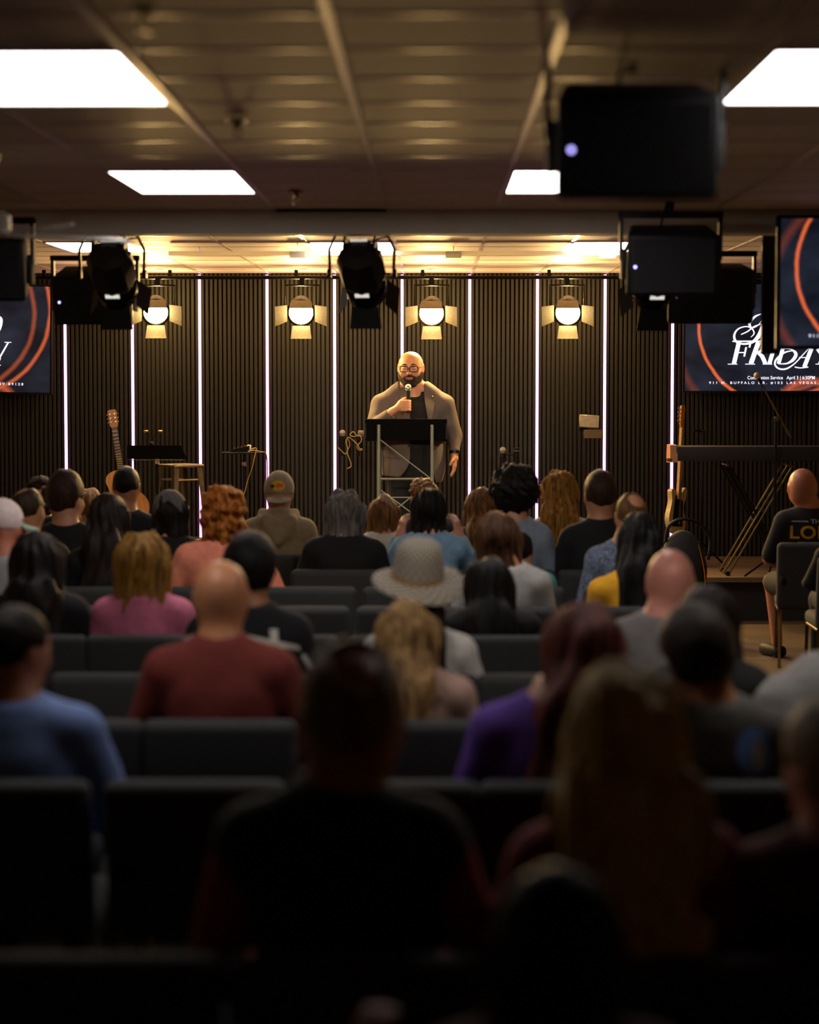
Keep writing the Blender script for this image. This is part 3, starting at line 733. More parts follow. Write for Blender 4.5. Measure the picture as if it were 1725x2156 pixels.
for poly in ([(-.03, 1.16), (-.022, 1.40), (-.06, 1.55), (-.115, 1.53), (-.12, 1.46), (-.10, 1.455), (-.125, 1.42)], [(.142, 1.18), (.10, 1.42), (.095, 1.54), (.15, 1.50), (.165, 1.45), (.15, 1.445), (.185, 1.41)]):
    v, f = patch(bf, poly, 1, -.5, .011, .02); vf_obj('lapel', v, f, M_BLAZER, man)
v, f = patch(bf, [(-.31 + .05, 1.00), (-.07, 1.005), (-.075, .955), (-.09, .945), (-.26, .95)], 1, -.5, .006, .02); vf_obj('pocket_flap', v, f, M_BLAZER, man)
v = project(bf, [(.165, 1.46)], 1, -.5, .004)[0]
MB().lathe([(.002, -.003), (.009, -.002), (.009, .003), (.002, .005)], 10, Matrix.Translation(v) @ RX(90).to_4x4()).build('lapel_pin', mat('gold', '#d7a83c', .25, 1.), man)
MB().lathe([(.002, -.002), (.011, -.002), (.011, .003), (.002, .004)], 10, Matrix.Translation(project(bf, [(-.035, 1.05)], 1, -.5, .003)[0]) @ RX(90).to_4x4()).build('button', M_BLACK, man)
def legs(p):
    d = ell(p, (0, .0, .84), (.222, .172, .15))
    for s in (-1, 1): d = smin(d, smin(cap(p, (s * .11, 0, .82), (s * .125, -.01, .46), .118, .088), cap(p, (s * .125, -.01, .46), (s * .135, .02, .07), .085, .068), .03), .03)
    return smax(d, .05 - p[2], .005)
net_obj('trousers', legs, (-.30, -.26, .02), (.30, .26, 1.02), .016, mat('black_trousers', '#0c0c0d', .9, var=.2, nscale=90), man)
for s in (-1, 1): MB().add(rbox((.10, .28, .09), .035, 3), Matrix.Translation((s * .14, -.05, .045))).build('shoe', M_BLACK, man)
# beard, brows, lips, glasses
def beard(p):
    q = head_frame(p, HC, 174, -9, 0, HS); X, Y, Z = q; Xw = X / 1.14
    d = ell((Xw, Y, Z), (0, .022, -.050), (.0845, .088, .088)); d = smin(d, ell((Xw, Y, Z), (0, .075, -.105), (.045, .035, .036)), .03)
    d = d + .002 * wob((X, Y, Z), 160, 9)
    d = smax(d, Z + .026 + .30 * np.maximum(Y, 0) - .55 * np.maximum(np.abs(Xw) - .058, 0) * 3, .006)
    d = smax(d, -(Y + .018), .004)
    d = smax(d, -ell((Xw, Y, Z), (0, .11, -.063), (.026, .04, .0145)), .004)
    for s in (-1, 1): d = smax(d, -ell((Xw, Y, Z), (s * .046, .095, -.030), (.027, .05, .026)), .006)
    m = cap((Xw, Y, Z), (-.034, .094, -.058), (0, .108, -.042), .010, .012); m = np.minimum(m, cap((Xw, Y, Z), (0, .108, -.042), (.034, .094, -.058), .012, .010))
    return smin(d, m, .006) * HS
M_BEARD = mat('dark_beard', '#1d130c', .8, var=.4, nscale=250, bump=.5, bscale=400)
net_obj('beard', beard, (-.16, -.20, 1.50), (.12, .1, 1.76), .0055, M_BEARD, man)
HR = (RZ(174) @ RX(-9)).to_4x4(); HM = Matrix.Translation(HC) @ HR @ Matrix.Scale(HS, 4)
m = MB()
for a, b in (((-.028, .105, -.059), (.028, .105, -.059)), ((-.024, .104, -.068), (.024, .104, -.068))): m.tube([HM @ Vector(a), HM @ Vector(((a[0] + b[0]) / 2, .115, a[2])), HM @ Vector(b)], .0055, 6)
m.build('lips', mat('lips', '#b5685a', .4), man)
for s in (-1, 1):
    MB().tube([HM @ Vector((s * .016, .108, .041)), HM @ Vector((s * .036, .104, .044)), HM @ Vector((s * .056, .088, .037))], [.004, .005, .003], 6).build('eyebrow', M_BEARD, man)
    MB().tube([HM @ Vector((s * .020, .1035, .008)), HM @ Vector((s * .032, .1045, .005)), HM @ Vector((s * .045, .098, .009))], [.0015, .0025, .0015], 5).build('eyelashes', M_BEARD, man)
gl = bpy.data.objects.new('glasses', None); COL.objects.link(gl); gl.parent = man
M_GLF = mat('glasses_frame', '#2a1713', .3, spec=.6)
def rr(cx, w, h, r, n=5):
    out = []
    for (sx, sz, a0) in ((1, 1, 0), (-1, 1, 90), (-1, -1, 180), (1, -1, 270)):
        for i in range(n + 1):
            a = math.radians(a0 + 90 * i / n); out.append((cx + sx * (w - r) + r * math.cos(a), sz * (h - r) + r * math.sin(a)))
    return out
gm = mat('lens_glass', '#fff5e8', .05, spec=.6); gb = gm.node_tree.nodes['Principled BSDF']
_tr = gm.node_tree.nodes.new('ShaderNodeBsdfTransparent'); _mx = gm.node_tree.nodes.new('ShaderNodeMixShader'); _mx.inputs[0].default_value = .06
gm.node_tree.links.new(_tr.outputs[0], _mx.inputs[1]); gm.node_tree.links.new(gb.outputs[0], _mx.inputs[2]); gm.node_tree.links.new(_mx.outputs[0], gm.node_tree.nodes['Material Output'].inputs[0])
for s in (-1, 1):
    pts = [HM @ Vector((x, .124 - .012 * abs(x) / .06, z + .008)) for x, z in rr(s * .037, .030, .020, .010)]
    MB().tube(pts + [pts[0]], .0046, 6).build('rim', M_GLF, gl)
    v = [HM @ Vector((x, .123 - .012 * abs(x) / .06, z + .008)) for x, z in rr(s * .037, .029, .019, .009)]
    me = bpy.data.meshes.new('lens'); me.from_pydata([tuple(q) for q in v], [], [tuple(range(len(v)))]); link('lens', me, gm, gl)
    MB().tube([HM @ Vector((s * .067, .112, .018)), HM @ Vector((s * .090, .08, .018)), HM @ Vector((s * .094, .0, .014)), HM @ Vector((s * .092, -.03, -.004))], .0028, 6).build('temple', M_GLF, gl)
MB().tube([HM @ Vector((-.008, .126, .014)), HM @ Vector((0, .130, .017)), HM @ Vector((.008, .126, .014))], .0042, 6).build('bridge', M_GLF, gl)
# watch
MB().lathe([(.041, -.012), (.047, -.012), (.047, .012), (.041, .012)], 18, Matrix.Translation((.352, -.066, .99)) @ RX(-8).to_4x4()).build('watch', M_BLACKM, man)
# hand-held microphone (held, so a thing of its own)
def microphone(loc, lab, rot=(0, 0, 0), square=False, headm=None, group='hand-held microphones', L=.16):
    t = thing('microphone', lab, 'microphone', loc, rot, group)
    MB().lathe([(.008, -.01), (.0125, 0), (.0125, .02), (.016, L * .7), (.019, L), (.012, L + .004)], 14).build('handle', M_BLACK, t)
    hm = headm or mat('mic_grille', '#a9a69b', .4, .8, bump=.6, bscale=900)
    if square: MB().lathe([(.02, L), (.026, L + .012), (.027, L + .042), (.022, L + .052), (.003, L + .053)], 16).build('grille', hm, t, ang=25)
    else: MB().lathe([(.018, L), (.024, L + .012), (.0265, L + .028), (.024, L + .044), (.014, L + .054), (.003, L + .056)], 16).build('grille', hm, t)
    MB().lathe([(.0245, L + .018), (.0275, L + .018), (.0275, L + .026), (.0245, L + .026)], 16).build('collar', M_CHROME, t)
    return t
microphone((pp.x + MICX + .008, PY - .335, STAGE_Z + 1.335), 'black microphone with silver grille held by the speaking man', (math.radians(-4), 0, math.radians(2)), L=.175)

# ------------------------------------------------------------------ lectern
LY = 18.30; q = LY / F
lc = P(855, 1000, LY); lec = thing('lectern', 'black-topped lectern with grey metal posts and cross braces', 'lectern', (lc.x, LY, STAGE_Z))
def lx(px): return (px - 855) * q
def lz(py): return P(855, py, LY).z - STAGE_Z
M_POST = mat('grey_green_metal', '#7d8274', .4, .5, var=.05)
zt, zb = lz(882), lz(927)
MB().rbox((lx(855), .0, (zt + zb) / 2), (.685, .018, zt - zb), .004, 1).build('front_board', M_MATTE, lec)
MB().rbox((0, .22, zb + .06), (.685, .44, .018), .004, 1, RX(-20)).build('reading_desk', M_BLACK, lec)
for s in (-1, 1): MB().prism([(-.02, 0), (.42, 0), (.42, .05), (-.02, .13)], -.006, .006, Matrix.Translation((s * .335, 0, zb + .01)) @ RZ(90).to_4x4()).build('side_board', M_BLACK, lec, smooth=False)
for px in (798, 910):
    MB().tube([(lx(px), -.03, 0), (lx(px), -.03, lz(894))], .016, 10).build('post', M_POST, lec)
    MB().tube([(lx(px), .36, 0), (lx(px), .36, zb + .02)], .016, 10).build('post', M_POST, lec)
    MB().tube([(lx(px), -.06, .02), (lx(px), .40, .02)], .016, 8).build('foot_rail', M_POST, lec)
for py in (1008, 1047): MB().tube([(lx(798), -.03, lz(py)), (lx(910), -.03, lz(py))], .010 if py == 1008 else .006, 6).build('cross_rail', M_POST, lec)
for a, b in (((800, 925), (908, 1008)), ((800, 1100), (908, 1012)), ((800, 1030), (908, 1110))): MB().tube([(lx(a[0]), -.03, lz(a[1])), (lx(b[0]), -.03, lz(b[1]))], .006, 6).build('diagonal_brace', M_POST, lec)

# ------------------------------------------------------------------ acoustic guitar on its stand
M_SPRUCE = mat('spruce_top', '#d79a4a', .35, var=.12, nscale=3, stretch=(30, 1, 1), coat=.3)
M_MAHOG = mat('guitar_side', '#5a3017', .35, coat=.3); M_FRET = mat('fingerboard', '#3a2415', .5); M_GOLD = mat('brass_frets', '#d9b24a', .25, 1.)
GY = 18.95; a_ = P(272, 1106, GY)
gt = thing('acoustic_guitar', 'acoustic guitar with natural wood top on the left of the stage', 'guitar', (a_.x, GY, a_.z), (math.radians(-9), math.radians(-8.5), math.radians(6)))
def guitar_outline(n=40):
    pts = [(.0, .0), (.10, .012), (.17, .06), (.196, .14), (.185, .21), (.145, .265), (.122, .30), (.13, .35), (.143, .40), (.125, .455), (.07, .485), (.0, .49)]
    s = smooth_pts([(x, 0, z) for x, z in pts], 4); r = [(p_.x, p_.z) for p_ in s]
    return r + [(-x, z) for x, z in reversed(r[1:-1])]
ol = guitar_outline()
MB().prism(ol, .0, .10).build('side_and_back', M_MAHOG, gt, ang=30)
MB().prism([(x * .992, .245 + (z - .245) * .992) for x, z in ol], -.004, .0).build('soundboard', M_SPRUCE, gt, ang=30)
MB().lathe([(.002, 0), (.05, 0), (.05, .002), (.002, .002)], 24, Matrix.Translation((0, -.0042, .335)) @ RX(90).to_4x4()).build('soundhole', M_BLACK, gt)
MB().lathe([(.052, 0), (.062, 0), (.062, .001), (.052, .001)], 24, Matrix.Translation((0, -.0042, .335)) @ RX(90).to_4x4()).build('rosette', M_MAHOG, gt)
MB().rbox((0, -.01, .145), (.16, .012, .03), .004, 1).build('bridge', M_FRET, gt)
MB().prism([(-.028, .40), (.028, .40), (.022, .86), (-.022, .86)], -.014, .012).build('neck', M_FRET, gt, smooth=False)
for k in range(15): MB().box((0, -.0155, .86 - .44 * (1 - 2 ** (-(k + 1) / 12)) * 1.45), (.05, .003, .004)).build('fret', M_GOLD, gt, smooth=False)
M_HEADW = mat('headstock_wood', '#c98a2c', .35, coat=.3)
MB().prism([(-.022, .855), (.022, .855), (.036, .885), (.038, 1.0), (.03, 1.015), (-.03, 1.015), (-.038, 1.0), (-.036, .885)], -.008, .008, Matrix.Translation((0, .0, 0))).build('headstock', M_HEADW, gt, smooth=False)
for s in (-1, 1):
    for z in (.905, .94, .975):
        MB().tube([(s * .02, -.01, z), (s * .02, -.022, z)], .007, 8).build('tuning_post', M_CHROME, gt)
        MB().tube([(s * .036, .0, z), (s * .05, .0, z)], .007, 6).build('tuning_peg', M_GOLD, gt)
for k in range(6): MB().tube([(-.02 + .008 * k, -.018, .15), (-.0175 + .007 * k, -.018, .86)], .0006, 3).build('string', M_CHROME, gt)
gs = thing('guitar_stand', 'black stand holding the acoustic guitar', 'stand', (a_.x + .03, GY + .16, STAGE_Z))
MB().tube([(0, .02, .0), (0, .03, 1.02)], .012, 8).build('upright', M_BLACKM, gs)
for dx, dy in ((-.22, .16), (.22, .16), (0, .30)): MB().tube([(0, .02, .22), (dx, dy, .01)], .009, 6).build('leg', M_BLACKM, gs)
for s in (-1, 1): MB().tube([(0, .02, .38), (s * .12, -.05, .335), (s * .12, -.19, .335)], .009, 6).build('arm', M_BLACKM, gs)

# ------------------------------------------------------------------ music stand, clip lamp, stool
MY = 18.45; c_ = P(330, 952, MY)
ms = thing('music_stand', 'black music stand with wide desk beside the acoustic guitar', 'music stand', (c_.x, MY, STAGE_Z))
k_ = MY / F; zt = c_.z - STAGE_Z
MB().prism([(-62 * k_, -15 * k_), (65 * k_, -15 * k_), (50 * k_, 15 * k_), (-63 * k_, 15 * k_)], -.003, .003, Matrix.Translation((0, 0, zt)) @ RX(-25).to_4x4()).build('desk', M_MATTE, ms, smooth=False)
MB().box((0, -.04, zt - .065), (.46, .06, .004)).build('lip', M_BLACK, ms, smooth=False)
MB().tube([(0, .02, .1), (0, .02, zt - .02)], .013, 8).build('pole', M_BLACKM, ms)
MB().tube([(0, .02, zt - .10), (0, .02, zt - .05)], .02, 8).build('swivel', M_CHROME, ms)
for a in (90, 210, 330): MB().tube([(0, .02, .16), (.26 * math.cos(math.radians(a)), .02 + .26 * math.sin(math.radians(a)), .01)], .009, 6).build('leg', M_BLACKM, ms)
b_ = P(318, 936, MY + .01); cl = thing('clip_lamp', 'twin gooseneck clip lamp behind the music stand', 'lamp', b_)
MB().rbox((0, .015, .006), (.035, .03, .03), .005, 1).build('clip', M_BLACK, cl)
for px, py in ((308, 908), (336, 908)):
    e = P(px, py, MY) - b_; e.y = 0
    MB().tube(smooth_pts([(0, .015, .02), (e.x * .3, .015, e.z * .55), (e.x * .8, .005, e.z * .9), (e.x, -.02, e.z)]), .004, 6).build('gooseneck', M_BLACKM, cl)
    MB().rbox((e.x + (.01 if px > 320 else 0), -.03, e.z), (.04, .03, .018), .006, 2).build('lamp_head', M_GOLD, cl)
SY = 18.6; c_ = P(379, 977, SY); k_ = SY / F
so = thing('metal_bar_stool', 'tall bare metal bar stool next to the music stand', 'stool', (c_.x, SY, STAGE_Z), (0, 0, math.radians(38)))
M_STOOL = mat('galvanised_steel', '#8d8369', .3, .9, var=.15, nscale=14); hz = c_.z - STAGE_Z
MB().rbox((0, 0, hz - .012), (.30, .30, .025), .012, 2).build('seat', M_STOOL, so)
for sx in (-1, 1):
    for sy in (-1, 1):
        m = MB(); a = Vector((sx * .135, sy * .135, hz - .02)); b = Vector((sx * .20, sy * .20, 0))
        for off in ((Vector((-sx * .045, 0, 0))), (Vector((0, -sy * .045, 0)))):
            n_ = [a, a + off, b + off * .6, b]; t_ = Vector((0, 0, 0)); w_ = Vector((-sx * .004, -sy * .004, 0))
            i0 = len(m.v); m.v += [tuple(x) for x in n_] + [tuple(x + w_) for x in n_]
            m.f += [tuple(i0 + i for i in q_) for q_ in ((0, 1, 2, 3), (7, 6, 5, 4), (0, 4, 5, 1), (1, 5, 6, 2), (2, 6, 7, 3), (3, 7, 4, 0))]
        m.build('leg', M_STOOL, so, smooth=False)
for z in (.26, hz - .13):
    u = .135 + (.20 - .135) * (hz - z) / hz - .012
    for s in (-1, 1):
        MB().tube([(-u, s * u, z), (u, s * u, z)], .007, 6).build('rung', M_STOOL, so); MB().tube([(s * u, -u, z), (s * u, u, z)], .007, 6).build('rung', M_STOOL, so)

# ------------------------------------------------------------------ tray stand with mixer, microphone stands, tablet stand
TY = 19.1; c_ = P(514, 953, TY); ts = thing('tray_stand', 'small flat tray on a thin pole left of the lectern', 'stand', (c_.x, TY, STAGE_Z)); z0 = c_.z - STAGE_Z
MB().rbox((-.01, 0, z0), (.36, .26, .012), .004, 1).build('tray', M_BLACK, ts)
MB().tube([(0, 0, .02), (0, 0, z0)], .010, 8).build('pole', M_BLACKM, ts)
MB().lathe([(.02, 0), (.14, .0), (.14, .012), (.02, .03)], 20).build('base', M_BLACKM, ts)
MB().lathe([(.012, z0 - .12), (.022, z0 - .11), (.022, z0 - .08), (.012, z0 - .07)], 10).build('clamp', M_CHROME, ts)
mx = thing('small_mixer', 'small dark mixer box lying on the tray stand', 'mixer', (c_.x - .02, TY, c_.z + .006))
MB().prism([(-.09, 0), (.07, 0), (.07, .055), (-.09, .02)], -.07, .07).build('case', M_BLACK, mx, smooth=False)
MB().rbox((.065, -.02, .035), (.035, .06, .055), .006, 1).build('power_block', M_WHITE, mx)
for i in range(4): MB().lathe([(.002, .0), (.006, 0), (.006, .014), (.002, .015)], 8, Matrix.Translation((-.06 + .03 * i, -.03, .028 + .006 * i))).build('knob', M_GOLD, mx)
M_CORD = mat('pale_cord', '#b59a4e', .6)
def cord(lab, pts, Y, r=.004, m=None, name='cable', cat='cable'):
    w = [tuple(P(x, y, Y)) if len(q_) == 0 else tuple(P(x, y, Y + q_[0])) for (x, y, *q_) in pts]
    o = MB().tube(smooth_pts(w, 5), r, 5).build(name, m or M_CORD)
    return tag(o, lab, cat)
cord('thin pale cord hanging from the mixer on the tray stand', [(528, 946), (540, 944, .02), (536, 962), (531, 985), (522, 1010, .02), (517, 1030), (510, 1050)], TY - .14)
cord('black and yellow cables bundled at the right of the tray', [(522, 951), (535, 948), (548, 951), (560, 955, .1), (563, 985, .2), (562, 1040, .3)], TY - .1, .005)
def mic_stand(px, py, Y, x0, x1, lab):
    c = P(px, py, Y); t = thing('microphone_stand', lab, 'stand', (c.x, Y, STAGE_Z)); z = c.z - STAGE_Z
    a, b = P(x0, py, Y).x - c.x, P(x1, py, Y).x - c.x
    MB().tube([(a - .01, 0, z), (b + .01, 0, z)], .007, 6).build('cross_bar', M_BLACKM, t)
    MB().tube([(0, 0, .02), (0, 0, z)], .009, 8).build('pole', M_BLACKM, t)
    for k in (90, 210, 330): MB().tube([(0, 0, .15), (.24 * math.cos(math.radians(k)), .24 * math.sin(math.radians(k)), .008)], .008, 6).build('leg', M_BLACKM, t)
    for x in (a, b): MB().lathe([(.02, z - .02), (.024, z - .02), (.024, z + .012), (.02, z + .012)], 12, Matrix.Translation((x, -.0, 0))).build('mic_clip', M_BLACK, t)
    return t
mic_stand(738, 921, 19.25, 722, 755, 'black microphone stand just left of the lectern holding two microphones')
microphone(P(721, 921, 19.25) - Vector((0, .0, .15)), 'round-headed silver microphone on the stand left of the lectern', group='stand microphones')
microphone(P(755, 921, 19.25) - Vector((.0, .0, .15)), 'square-headed silver microphone on the stand left of the lectern', (0, math.radians(6), 0), True, group='stand microphones')
cord('yellow cable tangled round the microphone stand left of the lectern', [(752, 918), (744, 909), (737, 916), (745, 919), (758, 918), (761, 928), (752, 940), (757, 948), (763, 946), (757, 944), (752, 935), (735, 921), (729, 930), (732, 944), (732, 955), (738, 972), (739, 982), (731, 987)], 19.19, .0045)
cord('second yellow cable looped under the left microphone bar', [(712, 942), (719, 949), (728, 956), (733, 946), (737, 935), (733, 924)], 19.18, .004)
mic_stand(1073, 957, 19.3, 1059, 1088, 'black microphone stand right of the speaking man holding two microphones')
microphone(P(1059, 957, 19.3) - Vector((0, 0, .15)), 'round-headed silver microphone on the stand right of the speaking man', group='stand microphones')
microphone(P(1088, 957, 19.3) - Vector((0, 0, .15)), 'dark microphone on the stand right of the speaking man', square=True, headm=M_BLACK, group='stand microphones')
IY = 18.9; c_ = P(1243, 905, IY); ip = thing('tablet_stand', 'thin black stand clamping a tablet at the right of the stage', 'stand', (c_.x, IY, STAGE_Z)); z = c_.z - STAGE_Z
MB().tube([(-.03, .03, .02), (-.03, .03, z)], .009, 8).build('pole', M_BLACKM, ip)
for k in (90, 210, 330): MB().tube([(-.03, .03, .15), (-.03 + .24 * math.cos(math.radians(k)), .03 + .24 * math.sin(math.radians(k)), .008)], .008, 6).build('leg', M_BLACKM, ip)
MB().rbox((0, .02, z), (.19, .03, .04), .006, 1, RY(8)).build('clamp_bar', M_BLACK, ip)
tb = thing('tablet', 'tablet held by the stand at the right of the stage', 'tablet', P(1241, 887, IY - .02), (math.radians(-22), math.radians(3), 0))
MB().rbox((0, 0, 0), (.17, .008, .115), .004, 1).build('back_shell', mat('tablet_shell', '#8a8377', .35, .6), tb)
MB().box((0, .0045, 0), (.155, .001, .10)).build('glass', M_BLACK, tb, smooth=False)
pad = thing('paper_pad', 'brown folder hanging below the tablet', 'folder', P(1250, 914, IY - .01), (math.radians(-15), 0, 0))
MB().rbox((0, 0, 0), (.165, .006, .075), .002, 1).build('cover', mat('brown_card', '#5a4a36', .8), pad)
MB().rbox((0, .005, 0), (.155, .004, .068), .001, 1).build('sheets', mat('paper', '#b9ac94', .9), pad)

# ------------------------------------------------------------------ keyboard, its stand, bass, boom microphone
KY = 18.25; k_ = KY / F; l_ = P(1408, 953, KY); kl = (1760 - 1408) * k_
kb = thing('stage_keyboard', 'long black stage keyboard with wooden end cheek at right', 'keyboard', (l_.x + kl / 2, KY, P(1408, 972, KY).z)); kh = .14
MB().rbox((.02, .0, kh / 2), (kl - .06, .28, kh - .02), .008, 2).build('case', mat('keyboard_case', '#131314', .7), kb)
for s in (-1, 1): MB().prism([(-.15, .0), (.15, -.012), (.16, .05), (.13, kh), (-.13, kh)], -.03, .03, Matrix.Translation((s * (kl / 2 - .03), 0, 0)) @ RZ(90).to_4x4()).build('wooden_cheek', mat('cheek_wood', '#a37548', .4), kb, smooth=False)
MB().box((.02, .17, .05), (kl - .16, .12, .03)).build('key_bed', M_BLACK, kb, smooth=False)
for i in range(36): MB().box((-kl / 2 + .11 + i * .0315, .185, .072), (.0285, .13, .016)).build('white_key', M_WHITE, kb, smooth=False)
MB().box((-kl / 2 - .005, -.12, .02), (.04, .06, .025)).build('pitch_block', M_GOLD, kb, smooth=False)
xs = thing('keyboard_stand', 'crossed double-tube metal stand under the keyboard', 'keyboard stand', (P(1592, 1085, KY).x, KY, STAGE_Z))
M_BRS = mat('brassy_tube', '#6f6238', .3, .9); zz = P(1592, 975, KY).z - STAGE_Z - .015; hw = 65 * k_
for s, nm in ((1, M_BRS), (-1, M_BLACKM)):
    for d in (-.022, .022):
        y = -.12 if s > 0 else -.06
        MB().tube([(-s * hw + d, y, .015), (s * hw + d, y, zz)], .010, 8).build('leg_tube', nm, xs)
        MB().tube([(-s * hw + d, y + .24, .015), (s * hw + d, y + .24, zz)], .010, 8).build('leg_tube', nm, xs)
    MB().tube([(-s * hw, -.2, .013), (-s * hw, .2, .013)], .012, 8).build('foot_bar', M_BRS, xs)
    MB().tube([(s * hw, -.16, zz), (s * hw, .16, zz)], .012, 8).build('support_arm', M_BRS, xs)
    for y in (-.2, .2): MB().lathe([(.004, -.02), (.02, -.02), (.02, .02), (.004, .02)], 10, Matrix.Translation((-s * hw, y, .02)) @ RX(90).to_4x4()).build('foot_cap', M_BLACK, xs)
MB().lathe([(.01, -.12), (.03, -.12), (.03, .12), (.01, .12)], 12, Matrix.Translation((0, 0, zz / 2)) @ RX(90).to_4x4()).build('pivot', M_BLACKM, xs)
BY = 18.95; b0 = P(1421, 1124, BY)
ba = thing('electric_bass', 'electric bass guitar with maple neck seen edge-on behind the keyboard', 'guitar', (b0.x, BY, b0.z), (math.radians(-4), math.radians(13), math.radians(58)))
M_MAPLE = mat('maple', '#d0a868', .35, coat=.3); M_AMB = mat('amber_headstock', '#d8901f', .3, coat=.4); M_CREAM = mat('cream_body', '#d8c48a', .3, coat=.4)
bo = [(0, 0), (.10, .01), (.16, .07), (.165, .14), (.13, .21), (.115, .26), (.15, .33), (.165, .40), (.14, .43), (.10, .40), (.05, .36), (0, .35), (-.05, .36), (-.09, .38), (-.135, .35), (-.12, .27), (-.14, .2), (-.165, .13), (-.15, .06), (-.09, .01)]
MB().prism([(p_.x, p_.z) for p_ in smooth_pts([(x, 0, z) for x, z in bo + [bo[0]]], 3)[:-1]], -.02, .022).build('body', M_CREAM, ba, ang=30)
MB().prism([(-.10, .05), (.10, .08), (.09, .30), (-.06, .33)], -.024, -.02).build('pickguard', M_BLACK, ba, smooth=False)
MB().prism([(-.03, .30), (.03, .30), (.021, .93), (-.021, .93)], -.036, -.012).build('neck', M_MAPLE, ba, smooth=False)
MB().prism([(-.021, .925), (.021, .925), (.03, .97), (.045, 1.11), (.02, 1.135), (-.03, 1.12), (-.035, .96)], -.03, -.012).build('headstock', M_AMB, ba, smooth=False)
for i in range(4): MB().tube([(-.03, -.02, .975 + .037 * i), (-.062, -.02, .98 + .037 * i)], .006, 6).build('tuning_peg', M_CHROME, ba); MB().rbox((-.07, -.02, .98 + .037 * i), (.018, .008, .022), .003, 1).build('peg_key', M_CHROME, ba)
for i in range(4): MB().tube([(-.018 + .012 * i, -.04, .08), (-.014 + .009 * i, -.04, .95)], .0012, 4).build('string', M_CHROME, ba)
for z in (.14, .22): MB().rbox((0, -.027, z), (.09, .012, .03), .004, 1).build('pickup', M_BLACK, ba)
bs = thing('bass_stand', 'black hanging stand holding the electric bass', 'stand', (b0.x + .24, BY + .18, STAGE_Z))
top = P(1470, 908, BY + .1) - Vector((b0.x + .24, BY + .18, STAGE_Z))
MB().tube([(0, 0, .02), (top.x + .06, top.z * 0, top.z)], .011, 8).build('upright', M_BLACKM, bs)
MB().tube(smooth_pts([(top.x + .06, 0, top.z), (top.x + .03, -.06, top.z), (top.x - .04, -.1, top.z + .01)]), .010, 6).build('neck_hook', M_BLACKM, bs)
for a in (30, 150, 270): MB().tube([(0, 0, .2), (.24 * math.cos(math.radians(a)), .2 * math.sin(math.radians(a)), .008)], .009, 6).build('leg', M_BLACKM, bs)
QY = 18.05; j_ = P(1634, 882, QY); bm_ = thing('boom_microphone_stand', 'boom microphone stand before the right screen', 'stand', (j_.x, QY, STAGE_Z))
def bl(px, py): v = P(px, py, QY) - Vector((j_.x, QY, STAGE_Z)); return (v.x, -.02, v.z)
MB().tube([(0, 0, .1), (0, 0, j_.z - STAGE_Z)], [.014, .011], 8).build('pole', M_BLACKM, bm_)
MB().tube([bl(1602, 806), bl(1664, 920)], .0075, 8).build('boom_arm', M_BRS, bm_)
MB().tube([bl(1655, 903), bl(1665, 921)], .012, 8).build('counterweight', M_BRS, bm_)
MB().lathe([(.008, -.03), (.02, -.03), (.02, .03), (.008, .03)], 10, Matrix.Translation((0, -.01, j_.z - STAGE_Z)) @ RX(90).to_4x4()).build('boom_joint', M_CHROME, bm_)
MB().tube([(0, 0, .12), (0, 0, .3)], .018, 8).build('height_collar', M_BLACK, bm_)
for a in (90, 210, 330): MB().tube([(0, 0, .18), (.30 * math.cos(math.radians(a)), .26 * math.sin(math.radians(a)), .01)], .009, 6).build('leg', M_BLACKM, bm_)
mh = P(1602, 806, QY); d_ = (P(1592, 787, QY) - mh)
microphone(mh - Vector((0, .02, 0)), 'gold-lit microphone on the boom stand before the right screen', (0, math.atan2(d_.x, d_.z), 0), group='stand microphones', L=.04)
cord('black cable hanging from the boom microphone', [(1604, 810), (1606, 850), (1618, 882), (1624, 886), (1630, 880)], QY - .03, .004, M_BLACK)
# gig bag on the floor in front of the stage
gb_ = P(1440, 1200, 16.7); gbag = thing('gig_bag', 'black soft gig bag standing at the foot of the stage', 'bag', (gb_.x, 16.7, 0), (math.radians(-4), 0, math.radians(8)))
net_obj('bag_body', lambda p: smax(smin(ell(p, (0, 0, .55), (.17, .11, .28)), cap(p, (0, 0, .12), (0, 0, .5), .15, .16, .6), .08), .0 - p[2], .02), (-.25, -.2, -.02), (.25, .2, .9), .02, mat('bag_nylon', '#0c0c0d', .8, bump=.2), gbag)
MB().tube(smooth_pts([(-.13, .0, .74), (-.10, .0, .86), (.0, 0, .91), (.13, 0, .88), (.22, .0, .76), (.2, .0, .6)]), .014, 6).build('carry_strap', M_BLACK, gbag)
MB().tube(smooth_pts([(.1, -.09, .2), (.15, -.09, .45), (.1, -.09, .72)]), .006, 5).build('zip', M_GOLD, gbag)
# ------------------------------------------------------------------ audience chairs
def make_chair(name='padded_chair'):
    t = thing(name, '', 'chair')
    MB().add(rbox((.50, .46, .09), .035, 4), Matrix.Translation((0, .0, .43))).build('seat', M_CHAIR, t)
    MB().add(rbox((.515, .075, .46), .034, 4), Matrix.Translation((0, -.262, .632)) @ RX(9).to_4x4()).build('backrest', M_CHAIR, t)
    for s in (-1, 1):
        MB().tube(smooth_pts([(s * .235, -.32, 0), (s * .235, -.25, .26), (s * .235, -.225, .40), (s * .235, -.25, .60)], 4), .0115, 7).build('leg', M_BRONZE, t)
        MB().tube([(s * .235, .24, 0), (s * .235, .20, .40)], .0115, 7).build('leg', M_BRONZE, t)
        MB().tube([(s * .235, -.235, .385), (s * .235, .20, .385)], .0115, 7).build('side_rail', M_BRONZE, t)
        MB().rbox((s * .215, -.31, .60), (.03, .02, .05), .004, 1).build('link_bracket', M_BLACK, t)
    MB().tube([(-.235, .20, .385), (.235, .20, .385)], .0115, 7).build('stretcher', M_BRONZE, t)
    return t
